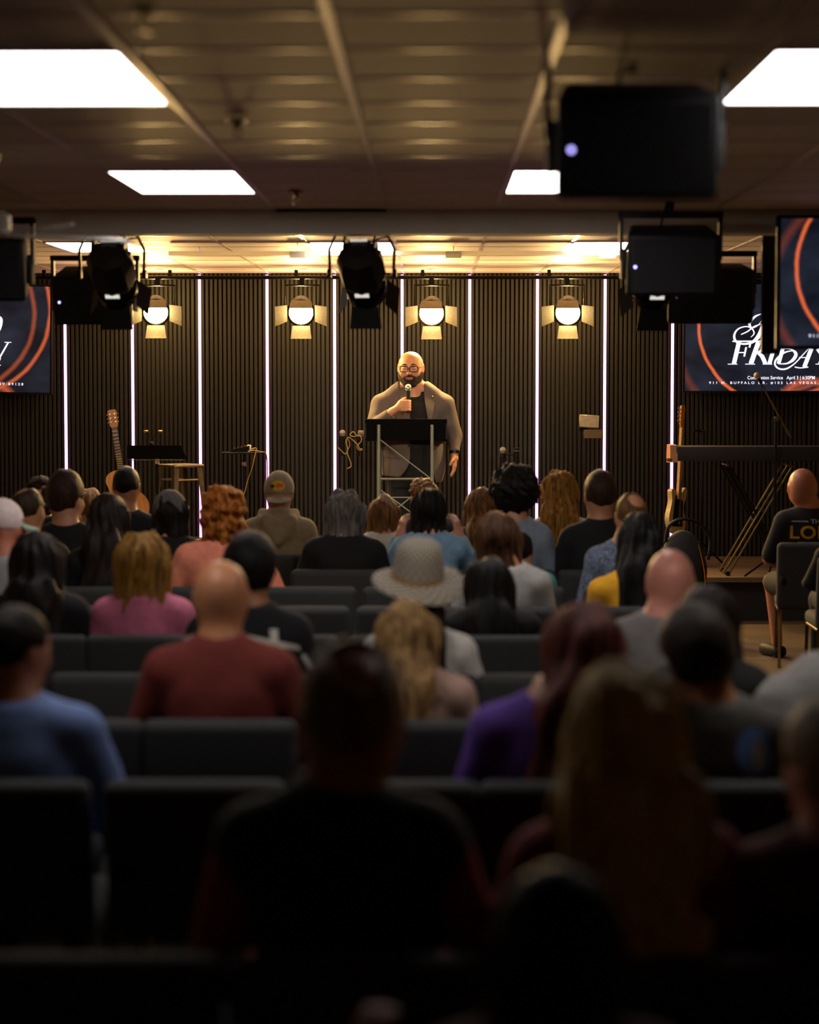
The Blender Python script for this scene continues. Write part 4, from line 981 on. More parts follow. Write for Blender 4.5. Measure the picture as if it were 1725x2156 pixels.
CH0 = make_chair(); CH0_used = []
def chair(x, y, rz, lab, group):
    t = CH0 if not CH0_used else dup(CH0); CH0_used.append(1)
    t.location = (x, y, 0); t.rotation_euler = (0, 0, math.radians(rz)); t['label'] = lab; t['group'] = group
    return t
ROWS = [15.05, 14.0, 12.93, 11.86, 10.86, 9.64, 8.39, 7.26, 6.16, 4.28]
ROWN = ['front row', 'second row', 'third row', 'fourth row', 'fifth row', 'sixth row', 'seventh row', 'eighth row', 'ninth row', 'nearest row']

# ------------------------------------------------------------------ audience
def loc_eval(p, c, r, fn):
    X, Y, Z = p; m = (np.abs(X - c[0]) < r[0]) & (np.abs(Y - c[1]) < r[1]) & (np.abs(Z - c[2]) < r[2])
    out = np.full(X.shape, .5, np.float32)
    if m.any(): out[m] = fn((X[m], Y[m], Z[m]))
    return out
def hairmat(c1, c2):
    return mat('hair_%s_%s' % (c1, c2), c1, .55, var=.3, nscale=1., stretch=(70, 70, 5), bump=.8, bscale=1.4, spec=.22, sheen=.7, col2=c2)
def cloth(c, c2=None, ns=30, st=None, sheen=.2): return mat('cloth_%s_%s_%s' % (c, c2, ns), c, .88, var=.10, nscale=ns, bump=.25, bscale=18, sheen=sheen, col2=c2, stretch=st)
_trouser = {}
def trousers(hexc, sc=1.):
    k = hexc
    if k not in _trouser:
        def fn(p):
            d = ell(p, (0, .02, .545), (.185, .16, .105))
            for s in (-1, 1):
                d = smin(d, cap(p, (s * .095, .03, .535), (s * .125, .42, .525), .088, .072), .03)
                d = smin(d, cap(p, (s * .125, .42, .525), (s * .125, .43, .09), .068, .058), .03)
            return smax(d, .07 - p[2], .01)
        v, f = surfnet(lambda X, Y, Z: fn((X, Y, Z)), (-.30, -.2, .04), (.30, .56, .7), .024)
        _trouser[k] = net_mesh('trousers', v, f); _trouser[k].materials.append(cloth(hexc))
    return _trouser[k]
_shoe = MB().add(rbox((.095, .26, .085), .035, 3), Matrix.Translation((0, .06, .0425))).mesh('shoe'); _shoe.materials.append(M_BLACK)
PEOPLE = []
def person(lab, px, top, row, hair='short', hc=('#1a120c', '#0c0806'), sk='#b98468', shirt='#101012', shirt2=None, pants='#17181c', w=1., g=1., hs=1.05, yaw=0., pitch=0., roll=0., turn=0.,
           lean=.05, lx=0., hx=0., L=.30, hw=.10, e=0., arms=None, sleeve=1., bald=None, collar=0., hood=False, ns=30, Y=None, seat=True, legs=True, fine=None, wave=.006, grow=.0, slump=0., hy=0., sleeves2=None):
    Yp = (row + .22) if Y is None else Y
    pt = P(px, top, Yp + .03 + lean * .8); zt = pt.z
    root = thing('person', lab, 'person', (pt.x - hx - lx * (zt - .5), Yp, 0), (0, 0, math.radians(turn)))
    t = (zt - .5 - slump) / .835; C = (hx + lx * (zt - .5), .03 + hy + lean * (zt - .5), zt - .12 * hs)
    h = fine or (.0125 if row > 12 else .015)
    A = arms or {}
    ELB = {-1: (-.245 * w, .05, .72), 1: (.245 * w, .05, .72)}; WRI = {-1: (-.12, .27, .645), 1: (.12, .27, .645)}
    HD = {-1: (.3, 1, -.2), 1: (-.3, 1, -.2)}; HN = {-1: (0, 0, -1), 1: (0, 0, -1)}
    for s in (-1, 1):
        if s in A:
            ELB[s], WRI[s] = A[s][0], A[s][1]
            if len(A[s]) > 2: HD[s], HN[s] = A[s][2], A[s][3]
    def warp(p):
        X, Y, Z = p; k = np.maximum(Z - .5, 0)
        return X - lx * k, Y - lean * k, np.where(Z > .5, .5 + (Z - .5) / t, Z)
    def torso(q, i=0.):
        d = ell(q, (0, .02, .56), (.17 * g + i, .135 * g + i, .12 + i)); d = smin(d, ell(q, (0, .015, .71), (.150 * g + i, .115 * g + i, .17 + i)), .06)
        d = smin(d, ell(q, (0, .0, .885), (.165 * w + i, .112 * (.5 + .5 * g) + i, .165 + i)), .06)
        d = smin(d, cap(q, (-.148 * w, -.005, .975), (.148 * w, -.005, .975), .060 + i * .8), .05)
        for s in (-1, 1): d = smin(d, cap(q, (s * .02, -.012, 1.045), (s * .145 * w, -.006, .982), .056 + i * .8, .058 + i * .8), .04)
        return smin(d, cap(q, (0, -.012, 1.0), (0, .0, 1.095), .085 + i * .7, .060 + i * .7), .05)
    def arm(q, s, i=0., f=1.):
        S = (s * .165 * w, -.005, .968); a = cap(q, S, ELB[s], .056 * (.6 + .4 * g) + i, .046 + i)
        if f > .55:
            k = min(1, (f - .5) * 2); W = tuple(Vector(ELB[s]).lerp(Vector(WRI[s]), k)); a = smin(a, cap(q, ELB[s], W, .045 + i, .031 + i + .006 * k), .02)
        else: a = cap(q, S, tuple(Vector(S).lerp(Vector(ELB[s]), f * 2)), .058 * (.6 + .4 * g) + i, .052 + i)
        return a
    kz = max(C[2] - .05 * hs - .5, 0); NK = (C[0] - lx * kz, C[1] - lean * kz - .025, .5 + (C[2] - .05 * hs - .5) / t)
    def body(p):
        q = warp(p); d = torso(q, -.008)
        for s in (-1, 1):
            d = smin(d, arm(q, s, -.004), .025)
            d = smin(d, loc_eval(q, WRI[s], (.2, .2, .2), lambda z, s=s: hand_sdf(z, WRI[s], HD[s], HN[s], s if HN[s][2] <= 0 and s not in A else -s, 1. if s not in A else .92, .3 if s not in A else .75, .0115 if h > .011 else .0098)), .012)
        d = smin(d, cap(q, (0, -.005, 1.03), NK, .064 * hs * (.7 + .3 * max(g, w)), .062 * hs), .03)
        d = smin(d, loc_eval(p, C, (.17, .19, .19), lambda z: head_sdf(head_frame(z, C, yaw, pitch, roll, hs), 1. if g < 1.15 else 1.15, 1. if g < 1.15 else 1.06) * hs), .02)
        return d
    ext = .36 + .1 * (w - 1) * 3
    xs = [ELB[s][0] for s in (-1, 1)] + [WRI[s][0] for s in (-1, 1)]
    zmax = max(zt + .03, *(.5 + (WRI[s][2] - .5) * t + .22 for s in (-1, 1) if s in A)) if A else zt + .03
    if hy: zmax = max(zmax, .5 + .68 * t)
    xa = min(-.30 * w - .04, min(xs) - .14); xb = max(.30 * w + .04, max(xs) + .14)
    if lx: xa -= abs(lx); xb += abs(lx)
    net_obj('body', body, (xa, -.27 - max(0, -lean), .40), (xb, .52 + max(0, lean) + hy * .3, zmax), h, skin(sk), root)
    def top_fn(p):
        q = warp(p); d = torso(q, .012)
        for s in (-1, 1): d = smin(d, arm(q, s, .011, sleeve if not isinstance(sleeve, dict) else sleeve[s]), .03)
        if hood:
            hd = ell(q, (0, -.10, .985), (.12, .05, .085))
            for s in (-1, 1): hd = smin(hd, smin(cap(q, (s * .105, .0, 1.09), (s * .085, -.10, 1.05), .030, .034), cap(q, (s * .085, -.10, 1.05), (0, -.145, .93), .034, .030), .02), .025)
            d = smin(d, hd, .018)
        if hy: d = smin(d, cap(q, (0, -.01, 1.03), tuple(Vector((0, 0, 1.03)).lerp(Vector(NK), .7)), .09, .085), .04)
        d = d + .0035 * wob(p, 34, int(px))
        z = q[2]
        nk = z - (1.085 + collar + (.05 if hood else 0)) - .25 * (q[1] + .03)
        if not hy: d = smax(d, nk, .012)
        return smax(d, .47 - z, .01)
    sm = shirt if not isinstance(shirt, str) else cloth(shirt, shirt2, ns)
    net_obj('top', top_fn, (xa, -.29 - max(0, -lean), .40), (xb, .50 + max(0, lean), min(zmax, zt) if not (A or hy) else zmax), h * 1.1, sm, root)
    if sleeves2:
        for s_i in (-1, 1): net_obj('shirt_sleeve', lambda p, s_i=s_i: arm(warp(p), s_i, .010) + .0035 * wob(p, 40, s_i), (xa, -.29, .40), (xb, .50, zt), h * 1.1, cloth(sleeves2), root)
    if legs:
        link('trousers', trousers(pants), None, root)
        for s in (-1, 1):
            o = link('shoe', _shoe, None, root); o.location = (s * .125, .43, 0)
    hfn = None
    if hair != 'bald':
        seed = int(px + top); sb = seed % 7
        def hfn(p):
            q = head_frame(p, C, yaw, pitch, roll, hs); X, Y, Z = q
            th = np.arctan2(X, -Y)
            if hair in ('short', 'balding'):
                d = ell(q, (0, -.014, .026 + grow * .5), (.084 + e, .107 + e, .107 + e + grow))
                d = d + .003 * wob(q, 120, seed)
                d = smax(d, (Y - .8 * Z - .040) * .78, .012); d = smax(d, -.098 - Z - .25 * np.maximum(Y + .02, 0) * 4, .008)
                for s in (-1, 1): d = smax(d, -ell(q, (s * .095, .012, -.028), (.030, .042, .050)), .008)
                if hair == 'balding':
                    b = bald or ((0, -.045, .125), (.055, .065, .06)); d = smax(d, -ell(q, *b), .010)
                return d * hs
            d = ell(q, (0, -.014, .024 + grow * .4), (.090 + e, .113 + e, .110 + e * .7 + grow))
            d = smax(d, (Y - .55 * Z - .050) * .85, .015)
            R = (p[0] - C[0], p[1] - C[1], p[2] - C[2])
            if hair == 'afro':
                d2 = ell(R, (0, -.03, .02), (.12 + e, .125 + e, .125 + e)); d = smin(d, smax(d2, R[1] - .06, .02), .03)
                return (d + .026 * wob(R, 75, seed) + .018 * wob(R, 190, seed + 1)) * hs
            if hair == 'curly':
                d2 = cap(R, (0, -.02, .02), (0, -.05, -L), .105 + e, hw, .85); d = smin(d, smax(d2, R[1] - .045, .02), .04)
                return (d + .018 * wob(R, 70, seed) + .020 * wob(R, 200, seed + 1)) * hs
            k = .75 if hair == 'bob' else .62
            yb = lambda z: min(-.04, -.128 * (.5 + .5 * g) + lean * (C[2] + z - .5) - C[1] - .012); sx = lambda z: lx * (C[2] + z - .5) - C[0]
            if L > .2:
                m1 = (sx(-.17) * .35, min(yb(-.17) * .85, -.05), -.17); m2 = (sx(-L) * .45, yb(-L), -L)
                d2 = smin(cap(R, (0, -.035, 0), m1, .088 + e, (.09 + hw) / 2 + e * .4, k), cap(R, m1, m2, (.09 + hw) / 2 + e * .4, hw, k * .85), .03)
            else: d2 = cap(R, (0, -.035, -.0), (0, -.06, -L), .088 + e, hw, k)
            for s in (-1, 1):      # locks framing the head
                d2 = smin(d2, cap(R, (s * .06, -.01, .01), (s * (hw * .75), -.02, -L * .8), .040 + e * .5, .038, 1.), .03)
            d = smin(d, d2, .035)
            return (d + 1.7 * wave * np.sin(th * 17 + 2.5 * np.sin(R[2] * 11 + sb) + sb) * .5 + 2.5 * wave * wob((R[0] * 2.2, R[1] * 2.2, R[2] * .7), 30, seed)) * hs
        ll = L if hair in ('long', 'bob', 'curly') else .14
        hb = max(.16 + e + grow, hw + .05)
        ho = net_obj('hair', hfn, (C[0] - hb - .03, C[1] - .36 - e, C[2] - ll - hw - .03 if hair in ('long', 'bob', 'curly') else C[2] - .2), (C[0] + hb + .03, C[1] + .17 + e, C[2] + .17 + e + grow), min(.0125, h), hairmat(*hc), root)
    d = dict(root=root, top=top_fn, C=Vector(C), zt=zt, lab=lab, row=row, x=root.location.x, hs=hs, Y=Yp, hfn=hfn, yaw=yaw)
    PEOPLE.append(d); return d

BLK = ('#140f0b', '#070505'); BRN = ('#3d2616', '#1c110a'); AUB = ('#b0651c', '#4a210a'); GLD = ('#b78437', '#5f3b14'); GREY = ('#77736b', '#3a3631'); LBR = ('#8a5f33', '#3f2813'); RED = ('#6e3020', '#2c130b'); BLD = ('#f0cc88', '#a97e44')
# front row and second row
person('brown curly-haired person at the far left, farthest from the camera', 86, 1003, 14.0, 'curly', BRN, L=.08, hw=.09, e=-.01, shirt='#121418')
person('brown-haired person whose crown peeks above the woman with raised hands', 893, 1009, 15.05, 'curly', LBR, L=.06, hw=.08, e=-.012, shirt='#20242a')
person('black-haired man in dark navy shirt in front of the acoustic guitar', 266, 985, 14.0, 'short', BLK, shirt='#12151c', w=1.05, sk='#b37a58')
pb = person('person in a grey knit beanie and black hood below the stool', 358, 1040, 12.93, 'long', BLK, L=.12, hw=.10, shirt='#0d0e10', w=.95)
pj = person('man in a khaki backwards cap and olive hooded sweatshirt', 588, 997, 14.0, 'short', BRN, e=-.010, grow=-.03, shirt='#8b7a5c', hood=True, w=1.08, g=1.1, sk='#b08060')
person('woman with a brown bob and white top left of the raised hands', 808, 1048, 14.0, 'bob', LBR, L=.15, hw=.085, shirt='#cfc8bb', w=.85)
person('light brown-haired woman left of the large dark curls', 1012, 1031, 14.0, 'long', LBR, L=.26, hw=.09, shirt='#3a3b40', w=.9)
person('woman with long wavy golden hair and black-and-white top', 1178, 998, 14.0, 'long', GLD, L=.30, hw=.105, e=.006, wave=.012, shirt=mat('dotted_top', '#d9d6d0', .85, nscale=45, col2='#0c0c0c', sheen=.2), w=.95)
person('brown-haired person half hidden behind the man with thick dark hair', 188, 1032, 15.05, 'long', LBR, L=.2, hw=.07, shirt='#151515', w=.85)
# third row
person('dark-haired balding man in black at the left turned slightly right', 58, 1029, 11.86, 'balding', BRN, sk='#a8744f', yaw=-22, shirt='#0f1012', w=1.05, bald=((-.03, -.03, .125), (.055, .07, .055)))
person('man with thick dark hair and black shirt turned to the right', 140, 1006, 12.93, 'short', BRN, yaw=-28, shirt='#0d0d0f', w=1.1, sk='#c08a68', e=.008, grow=.02, hs=1.14)
person('woman with grey shoulder-length hair in black', 726, 1038, 12.93, 'bob', GREY, L=.17, hw=.10, e=.004, shirt='#0b0b0c', w=1.1, wave=.010)
HU = {-1: ((-.255, .10, .86), (-.175, .06, 1.05), (.18, -.05, 1), (.9, .4, 0)), 1: ((.255, .10, .86), (.175, .06, 1.05), (-.18, -.05, 1), (-.9, .4, 0))}
person('black-haired woman in light blue shirt holding both hands beside her head', 905, 1031, 12.93, 'bob', BLK, L=.20, hw=.095, shirt='#7b9fb8', arms=HU, fine=.0085, sleeve=.9, sk='#c88a70', w=.98)
person('woman with a big cloud of black curls in grey-blue shirt', 1085, 993, 12.93, 'afro', BLK, e=.022, shirt='#7d8896', w=.95)
person('man with short dark brown hair in a black jacket', 1264, 999, 12.93, 'short', BRN, shirt='#0c0d0f', w=1.12, g=1.1, e=.004, grow=.008, collar=.02, sk='#b57c5a', yaw=8, hs=1.13)
# fourth row
pd = person('person in pale cap with teal brim at the left edge', 4, 1056, 10.86, 'short', GREY, e=-.010, grow=-.03, yaw=-70, shirt='#8b8b8c', sk='#b06a50')
person('woman with long dark straight hair in black, left', 228, 1046, 11.86, 'long', ('#241812', '#0c0807'), L=.40, hw=.125, e=.006, shirt='#0d0c0d', w=.95)
person('woman with curly auburn hair in a salmon top', 470, 1031, 11.86, 'curly', AUB, L=.10, hw=.115, e=.012, shirt='#e8896b', w=1.2, g=1.15, sk='#c98a70', arms={-1: ((-.31, .02, .74), (-.24, .24, .62)), 1: ((.31, .02, .74), (.24, .24, .62))}, sleeve=.55)
person('man with thinning brown hair in patterned blue-grey shirt', 1330, 1041, 11.86, 'balding', ('#6b4a22', '#35210f'), shirt='#7f8ca3', shirt2='#3b4250', ns=70, w=1.0, g=1.05, sk='#b47a58', bald=((.02, -.06, .10), (.045, .06, .05)), lx=-.10, hx=.06,
       arms={1: ((.28, .10, .80), (.165, .05, 1.02), (-.15, 0, 1), (-.5, .5, 0)), -1: ((-.26, .04, .70), (-.14, .27, .65))}, fine=.010)
person('small person in a teal shirt behind the woman in the grey sweater', 1092, 1120, 11.86, 'short', BLK, shirt='#4f9c8e', w=.85, hs=.95)
# fifth row
person('woman with brown hair gathered over a pale grey sweater', 1050, 1086, 10.86, 'bob', ('#5e3b1e', '#1c110a'), L=.15, hw=.10, e=.008, shirt='#a7a49d', w=1.0, lx=.10, hx=-.07, sk='#b57b5c')
person('woman with long black hair and a mustard top', 1347, 1084, 10.86, 'long', BLK, L=.42, hw=.115, shirt='#d79a12', w=.95, lx=-.12, hx=.08, slump=.07, sk='#b5754e', sleeve=.42, arms={1: ((.20, .12, .75), (.05, .20, .95), (0, .2, 1), (0, 1, 0)), -1: ((-.235, .05, .70), (-.12, .27, .65))})
# sixth row
person('person with very long dark hair at the left edge', 78, 1131, 9.64, 'long', ('#20140d', '#0a0605'), L=.42, hw=.16, e=.012, shirt='#0c0b0c', w=1.05)
person('woman with golden blonde hair in a pink top', 303, 1136, 9.64, 'bob', GLD, L=.20, hw=.115, e=.020, wave=.010, shirt='#d0708c', w=.98, g=1.05)
person('woman with long black hair right of the hat', 1033, 1181, 9.64, 'long', ('#181210', '#080605'), L=.38, hw=.13, e=.008, shirt='#0b0b0c', w=.95)
# seventh row
pe = person('black-haired person in black jacket with white shoulder stripes', 527, 1134, 8.39, 'short', BLK, e=.020, grow=.0, shirt='#0c0c0e', w=1.1, sk='#a06a48', collar=.01)
po = person('woman in a woven sun hat and white top', 882, 1198, 8.39, 'long', ('#20160f', '#0a0706'), L=.30, hw=.12, shirt='#cfc9be', w=.98, hs=.98)
person('bald pink-headed man in a grey t-shirt', 1412, 1156, 8.39, 'bald', sk='#d08a74', shirt='#7a7470', w=1.05, g=1.1, hs=1.12, lx=-.06, hx=.05)
person('dark-haired person right of the bald pink-headed man', 1488, 1236, 7.26, 'bob', ('#221610', '#0b0706'), L=.16, hw=.11, shirt='#14130f', w=.9)
# eighth row
pr = person('bald man in a maroon sweater', 466, 1180, 7.26, 'bald', sk='#c08058', shirt='#6e241b', w=1.18, g=1.28, hs=1.06, collar=.015)
person('woman with long straight light brown hair in a beige-pink top', 856, 1270, 7.26, 'long', ('#b48d58', '#5a3b1c'), L=.40, hw=.095, shirt='#a98676', w=1.0, lx=.05, hx=-.02)
person('person hunched in a light grey shirt at the right edge', 1716, 1425, 7.26, 'short', GREY, shirt='#86837d', w=1.1, g=1.1, lean=.0, pitch=-50, slump=-.24, hy=.26, collar=.05, sk='#a87858')
# ninth row
person('dark-haired man in a blue shirt at the left edge, face in half profile', 33, 1284, 6.16, 'short', ('#22160e', '#0b0705'), yaw=-38, shirt='#6f86ba', w=1.2, g=1.2, e=.006, sk='#b8795a', hs=1.02, roll=4)
person('woman with long reddish-brown hair in a purple shirt', 1228, 1282, 6.16, 'long', RED, L=.46, hw=.13, e=.010, shirt='#5a3591', w=1.08, lx=-.03, hx=.10, sleeve=.9)
pk = person('bearded man with dark short hair in a brown-grey print t-shirt', 1468, 1288, 6.16, 'short', ('#35261a', '#120c08'), e=.020, shirt='#55504a', w=1.12, g=1.1, sk='#a8704c', hs=1.06, roll=-8, yaw=14, hx=-.05, lx=.04)
# nearest row
pf = person('balding man in a dark vest and dark red sleeves, nearest the camera', 741, 1362, 4.28, 'balding', ('#8a7052', '#3e2d1d'), e=.004, shirt='#121311', w=1.18, g=1.25, hs=1.24, sleeve=.10, sleeves2='#8a2020', sk='#a66a48', bald=((.012, -.062, .098), (.042, .06, .05)), lean=.02, lx=-.05, hx=.04, collar=.02)
person('woman with long blonde hair in a dark red top, nearest row', 1318, 1432, 4.28, 'long', BLD, L=.36, hw=.155, e=.022, wave=.010, shirt='#7a1a1c', w=1.1, lean=.02)
person('grey-blonde-haired person cut by the right picture edge', 1752, 1490, 4.28, 'short', ('#a8957a', '#5b4c3b'), e=.014, shirt=mat('dark_plaid', '#5a1d16', .9, nscale=14, col2='#14100e', sheen=.2), w=1.1, sk='#b07a68', yaw=30)
# behind the nearest row
person('black-haired person in dark red at the bottom, closest of all', 1168, 1842, 3.25, 'bob', ('#0e0a08', '#050404'), L=.20, hw=.115, e=.004, shirt='#4a1210', w=.95, sk='#a4684a',
       arms={-1: ((-.30, .02, .80), (-.31, .20, .88), (.1, .3, 1), (.5, .8, 0)), 1: ((.24, .05, .70), (.12, .27, .65))}, sleeve={-1: .6, 1: 1.})
# right-hand section: two chairs apart
pl = person('bald man in a black lettered t-shirt seated apart at the right', 1690, 986, 15.05, 'bald', sk='#b06f50', shirt='#0c0c0d', w=1.15, g=1.15, hs=1.12, sleeve=.45, Y=15.28, hx=-.06, pants='#15140f', legs=False, lean=.0)
p2 = person('brown-haired person in black at the right edge behind the man in the lettered t-shirt', 1790, 1080, 13.9, 'long', LBR, L=.34, hw=.14, shirt='#0c0c0d', Y=14.12)

# bare legs and shorts of the man at the right
def bl_fn(p):
    d = None
    for s in (-1, 1):
        x = -.20 if s < 0 else .16
        a = smin(cap(p, (s * .10, .05, .53), (x, .42, .53), .075, .062), cap(p, (x, .42, .53), (x + (.03 if s < 0 else 0), .36, .10), .058, .038), .03)
        d = a if d is None else np.minimum(d, a)
    return d
net_obj('bare_legs', bl_fn, (-.34, -.08, .04), (.34, .56, .66), .014, skin('#b06f50'), pl['root'])
def sh_fn(p):
    d = ell(p, (0, .02, .545), (.195, .17, .11))
    for s in (-1, 1): d = smin(d, cap(p, (s * .10, .04, .535), (-.19 if s < 0 else .15, .36, .53), .095, .085), .03)
    return d
net_obj('shorts', sh_fn, (-.34, -.2, .38), (.34, .50, .70), .018, cloth('#1c1b15'), pl['root'])
for s in (-1, 1):
    o = link('shoe', _shoe, None, pl['root']); o.location = (-.17 if s < 0 else .16, .36, 0); o.rotation_euler = (0, 0, math.radians(24 if s < 0 else -8))
# lettering on his back
tf = lambda x, y, z: pl['top']((x, y, z))
def shirt_text(body, wd, ht, cx, cz, m):
    v, f = text_mesh(body, wd, ht, 1.05, .02)
    vf_obj('shirt_lettering', project(tf, [(x + cx, z + cz) for x, z in v], 1, -.6, .005), f, m, pl['root'])
zc = P(1700, 1122, 15.1).z
shirt_text('LORD', .36, .092, .02, zc, mat('yellow_print', '#c99312', .8)); shirt_text('THE', .085, .03, .02, zc + .075, mat('white_print', '#b8b8b4', .8))
v, f = patch(tf, [(-.11, zc - .085), (.15, zc - .085), (.15, zc - .067), (-.11, zc - .067)], 1, -.6, .005, .03); vf_obj('shirt_rule', v, f, MATS['white_print'], pl['root'])
for s in (-1, 1):
    v, f = patch(tf, [(.02 + s * .06, zc + .071), (.02 + s * .17, zc + .071), (.02 + s * .17, zc + .078), (.02 + s * .06, zc + .078)], 1, -.6, .005, .03); vf_obj('shirt_rule', v, f, MATS['white_print'], pl['root'])

# headwear -------------------------------------------------------
def local_head(d): return Matrix.Translation(d['C'])
# sun hat: its own thing resting on the head
hatp = P(880, 1214, po['Y'] + .06); hat = thing('sun_hat', 'woven grey-beige plaid sun hat with wide wavy brim', 'hat', (hatp.x, po['Y'] + .05, hatp.z), (math.radians(17), math.radians(4), 0))
def hat_mat():
    m = bpy.data.materials.new('woven_plaid'); m.use_nodes = True; N = m.node_tree.nodes; L = m.node_tree.links; b = N['Principled BSDF']
    uv = N.new('ShaderNodeUVMap'); ck = N.new('ShaderNodeTexChecker'); ck.inputs['Scale'].default_value = 40; L.new(uv.outputs[0], ck.inputs['Vector'])
    ck.inputs['Color1'].default_value = (*lin('#c9bda6'), 1); ck.inputs['Color2'].default_value = (*lin('#7d7263'), 1)
    L.new(ck.outputs[0], b.inputs['Base Color']); b.inputs['Roughness'].default_value = .85
    bp = N.new('ShaderNodeBump'); bp.inputs['Strength'].default_value = .5; bp.inputs['Distance'].default_value = .004; L.new(ck.outputs['Fac'], bp.inputs['Height']); L.new(bp.outputs[0], b.inputs['Normal'])
    return m
M_HAT = hat_mat()
def hat_part(name, prof, m, n=48, wavy=0.):
    v = []; f = []; uvs = []
    for i, (r, z) in enumerate(prof):
        for j in range(n):
            a = 2 * math.pi * j / n; k = max(0, (r - .11) / .08) * wavy
            v.append((r * math.cos(a), r * 1.08 * math.sin(a), z + k * (.020 * math.sin(2 * a + .6) + .010 * math.sin(3 * a))))
    for i in range(len(prof) - 1):
        for j in range(n): f.append((i * n + j, i * n + (j + 1) % n, (i + 1) * n + (j + 1) % n, (i + 1) * n + j)); uvs.append([(j / n, i / len(prof) * .4), ((j + 1) / n, i / len(prof) * .4), ((j + 1) / n, (i + 1) / len(prof) * .4), (j / n, (i + 1) / len(prof) * .4)])
    me = bpy.data.meshes.new(name); me.from_pydata(v, [], f); ul = me.uv_layers.new(name='UVMap')
    for pi, q_ in enumerate(uvs):
        for k in range(4): ul.data[pi * 4 + k].uv = q_[k]
    me.polygons.foreach_set('use_smooth', [True] * len(me.polygons)); return link(name, me, m, hat)
hat_part('crown', [(.104, .0), (.103, .03), (.098, .07), (.092, .10), (.085, .125), (.07, .14), (.04, .146), (.002, .147)], M_HAT)
hat_part('brim', [(.104, .004), (.13, -.004), (.155, -.014), (.178, -.026), (.180, -.030), (.176, -.031), (.15, -.02), (.12, -.008), (.100, -.002)], M_HAT, wavy=1.)
hat_part('hat_band', [(.1055, .004), (.1065, .012), (.1055, .022), (.1045, .024)], mat('tan_band', '#b08a52', .8))
# backwards cap
cc = pj['C']; capo = thing('baseball_cap', 'khaki cap worn backwards with a yellow oval patch', 'cap', pj['root'].location + cc)
M_KH = cloth('#94866c')
def cap_fn(p):
    d = ell(p, (0, -.01, .030), (.097, .119, .116)); d = smax(d, -.012 - p[2] - .10 * p[1], .006)
    return d
net_obj('crown', cap_fn, (-.12, -.15, -.06), (.12, .13, .17), .009, M_KH, capo)
def brim_fn(p):
    X, Y, Z = p; zz = -.012 - .55 * (-(Y + .09)) - 2.2 * X * X
    d = np.maximum(np.abs(Z - zz) - .006, np.sqrt((X / .085) ** 2 + ((Y + .085) / .085) ** 2) * .085 - .085)
    return np.maximum(d, Y + .095)
net_obj('brim', brim_fn, (-.11, -.20, -.12), (.11, -.06, .04), .007, cloth('#a99c84'), capo)
cf = lambda x, y, z: ell((x, y, z), (0, -.01, .030), (.097, .119, .116))
def oval(cx, cz, rx, rz, n=20): return [(cx + rx * math.cos(2 * math.pi * i / n), cz + rz * math.sin(2 * math.pi * i / n)) for i in range(n)]
v, f = patch(cf, oval(.0, .052, .046, .034), 1, -.3, .003, .012); pa = vf_obj('patch', v, f, mat('patch_yellow', '#e0a81c', .7), capo)
v, f = patch(cf, oval(.012, .055, .026, .016), 1, -.3, .005, .012); vf_obj('patch_figure', v, f, mat('patch_orange', '#d06a1a', .7), pa)
v, f = patch(cf, [(-.046, .060), (-.030, .064), (-.018, .050), (-.03, .036), (-.048, .04)], 1, -.3, .006, .012); vf_obj('patch_figure', v, f, mat('patch_green', '#1c3a22', .7), pa)
# beanie
cc = pb['C']; be = thing('knit_beanie', 'grey knit beanie on the black-hooded person', 'hat', pb['root'].location + cc)
net_obj('knit_cap', lambda p: (smax(ell(p, (0, -.014, .030), (.104, .128, .124)) + .002 * np.sin(np.arctan2(p[0], p[1]) * 40), -.0 - p[2] - .4 * np.minimum(p[1], 0) + .05 - .9 * np.abs(p[0]), .008)), (-.14, -.17, -.06), (.14, .14, .19), .009, cloth('#6f6f6d', '#4a4a49', 90), be)
# pale cap with teal brim
cc = pd['C']; c2 = thing('pale_cap', 'pale pink cap with a teal brim at the left edge', 'cap', pd['root'].location + cc, (0, 0, math.radians(-62)))
net_obj('crown', cap_fn, (-.12, -.15, -.06), (.12, .13, .17), .010, cloth('#d8c4bd'), c2)
net_obj('brim', lambda p: np.maximum(np.maximum(np.abs(p[2] - .008 + .30 * (p[1] - .09) + 2.5 * p[0] ** 2) - .006, np.sqrt((p[0] / .09) ** 2 + ((p[1] - .085) / .10) ** 2) * .09 - .09), .085 - p[1]), (-.12, .05, -.10), (.12, .22, .06), .008, cloth('#79a89a'), c2)
# jacket stripes of the person left of the hat
ef = lambda x, y, z: pe['top']((x, y, z)); M_STR = mat('white_stripe', '#cfcabb', .85)
def sh(px, py): v_ = P(px, py, pe['Y'] - .1) - pe['root'].location; return (v_.x, v_.z)
for quad in ([(516, 1335), (628, 1362), (632, 1374), (518, 1349)], [(567, 1326), (583, 1326), (587, 1372), (571, 1370)], [(632, 1384), (640, 1380), (658, 1410), (648, 1416)], [(380, 1348), (402, 1338), (404, 1350), (384, 1360)]):
    v, f = patch(ef, [sh(*q_) for q_ in quad], 1, -.5, .006, .02); vf_obj('stripe', v, f, M_STR, pe['root'])
# print on the brown-grey t-shirt
kf = lambda x, y, z: pk['top']((x, y, z))
def kp(px, py): v_ = P(px, py, pk['Y'] - .1) - pk['root'].location; return (v_.x, v_.z)
c = kp(1590, 1585); r_ = 40 * 6.3 / F
v, f = patch(kf, oval(c[0], c[1], r_, r_ * 1.25), 1, -.5, .005, .02); pr_ = vf_obj('round_print', v, f, mat('blue_print', '#6f9ae0', .8), pk['root'])
v, f = patch(kf, oval(c[0] + .012, c[1] - .006, r_ * .35, r_ * .8), 1, -.5, .007, .02); vf_obj('print_figure', v, f, mat('pale_print', '#b9b6ae', .8), pr_)
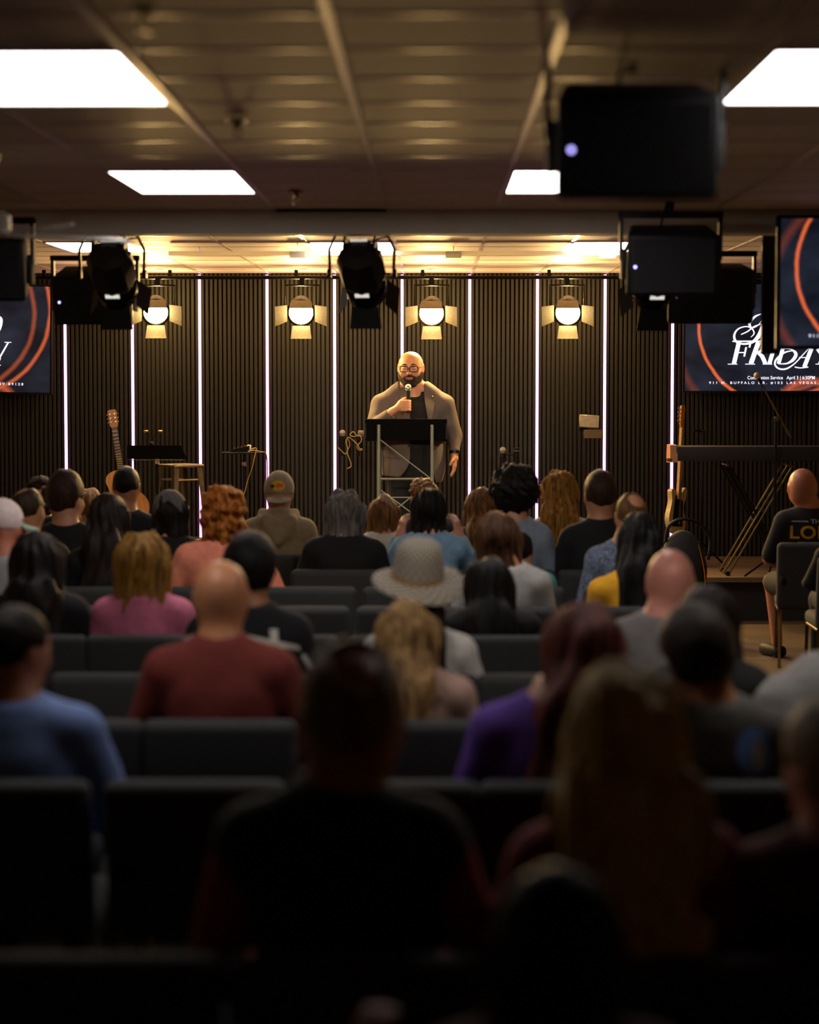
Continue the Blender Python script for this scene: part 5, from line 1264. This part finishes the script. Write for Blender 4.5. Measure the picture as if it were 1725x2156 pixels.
# dark red sleeves of the man nearest the camera
# ------------------------------------------------------------------ chairs in rows, labelled by who sits there
taken = set(); used_l = set()
def empty_label(x, d):
    same = sorted((q_ for q_ in PEOPLE if abs(q_['row'] - d) < .01), key=lambda q_: abs(q_['x'] - x)); opts = []
    for q_ in same: opts.append((abs(q_['x'] - x), 'empty charcoal chair %s of the %s' % ('left' if x < q_['x'] else 'right', q_['lab'])))
    for q_ in PEOPLE:
        if 0 < d - q_['row'] < 1.4: opts.append((abs(q_['x'] - x) + .2, 'empty charcoal chair in front of the %s' % q_['lab']))
        if 0 < q_['row'] - d < 1.4: opts.append((abs(q_['x'] - x) + .3, 'empty charcoal chair behind the %s' % q_['lab']))
    for _, l in sorted(opts):
        l = ' '.join(l.split()[:16]).rstrip(',')
        while l.split()[-1] in ('a', 'and', 'in', 'with', 'of', 'the', 'at', 'to'): l = ' '.join(l.split()[:-1])
        if l not in used_l: used_l.add(l); return l
    return 'empty charcoal chair'
for ri, d in enumerate(ROWS):
    k = 0
    cols = [-.40 + .545 * (j + .5) for j in range(-7, 5)]
    lim = 1.235 if d > 8 else 1.80
    seen = [x for x in cols if -60 < 914 + (x + .26) / d * F and 914 + (x - .26) / d * F < 1780 and x + .27 < lim + .03]
    empt = 0
    for j, x in enumerate(seen):
        occ = [q_ for q_ in PEOPLE if abs(q_['row'] - d) < .01 and abs(q_['x'] - x) < .272 and q_['root'].name not in taken and q_ is not pl]
        if occ:
            q_ = min(occ, key=lambda z: abs(z['x'] - x)); taken.add(q_['root'].name); lab = 'charcoal chair seating the ' + q_['lab']
            lab = ' '.join(lab.split()[:16]); cx = x * .35 + q_['x'] * .65
        else:
            cx = x; lab = empty_label(x, d)
        chair(cx, d + .30, 0, lab, 'charcoal padded chairs in rows')
chair(pl['x'] + .02, pl['Y'] + .06, -6, 'charcoal chair apart at the right under the man in lettered t-shirt', 'charcoal padded chairs in rows')
chair(p2['x'], p2['Y'] + .06, 0, 'charcoal chair at the right edge behind the lettered t-shirt man', 'charcoal padded chairs in rows')
q_ = PEOPLE[[z['row'] for z in PEOPLE].index(3.25)]; chair(q_['x'], q_['Y'] + .08, 0, 'charcoal chair under the black-haired person closest of all', 'charcoal padded chairs in rows')
# green scarf hanging over the nearest chair at the right
gp = P(1425, 2070, 4.36); sc_ = thing('green_scarf', 'dark green cloth lying over a chair back at lower right', 'cloth', gp)
net_obj('folds', lambda p: ell(p, (0, 0, 0), (.085, .06, .028)) + .010 * wob(p, 70, 4), (-.13, -.1, -.06), (.13, .1, .07), .009, cloth('#4c6a18'), sc_)
net_obj('hanging_end', lambda p: ell(p, (.05, .06, -.05), (.045, .018, .08)) + .006 * wob(p, 80, 6), (-.03, .0, -.16), (.13, .12, .06), .009, cloth('#3d5514'), sc_)
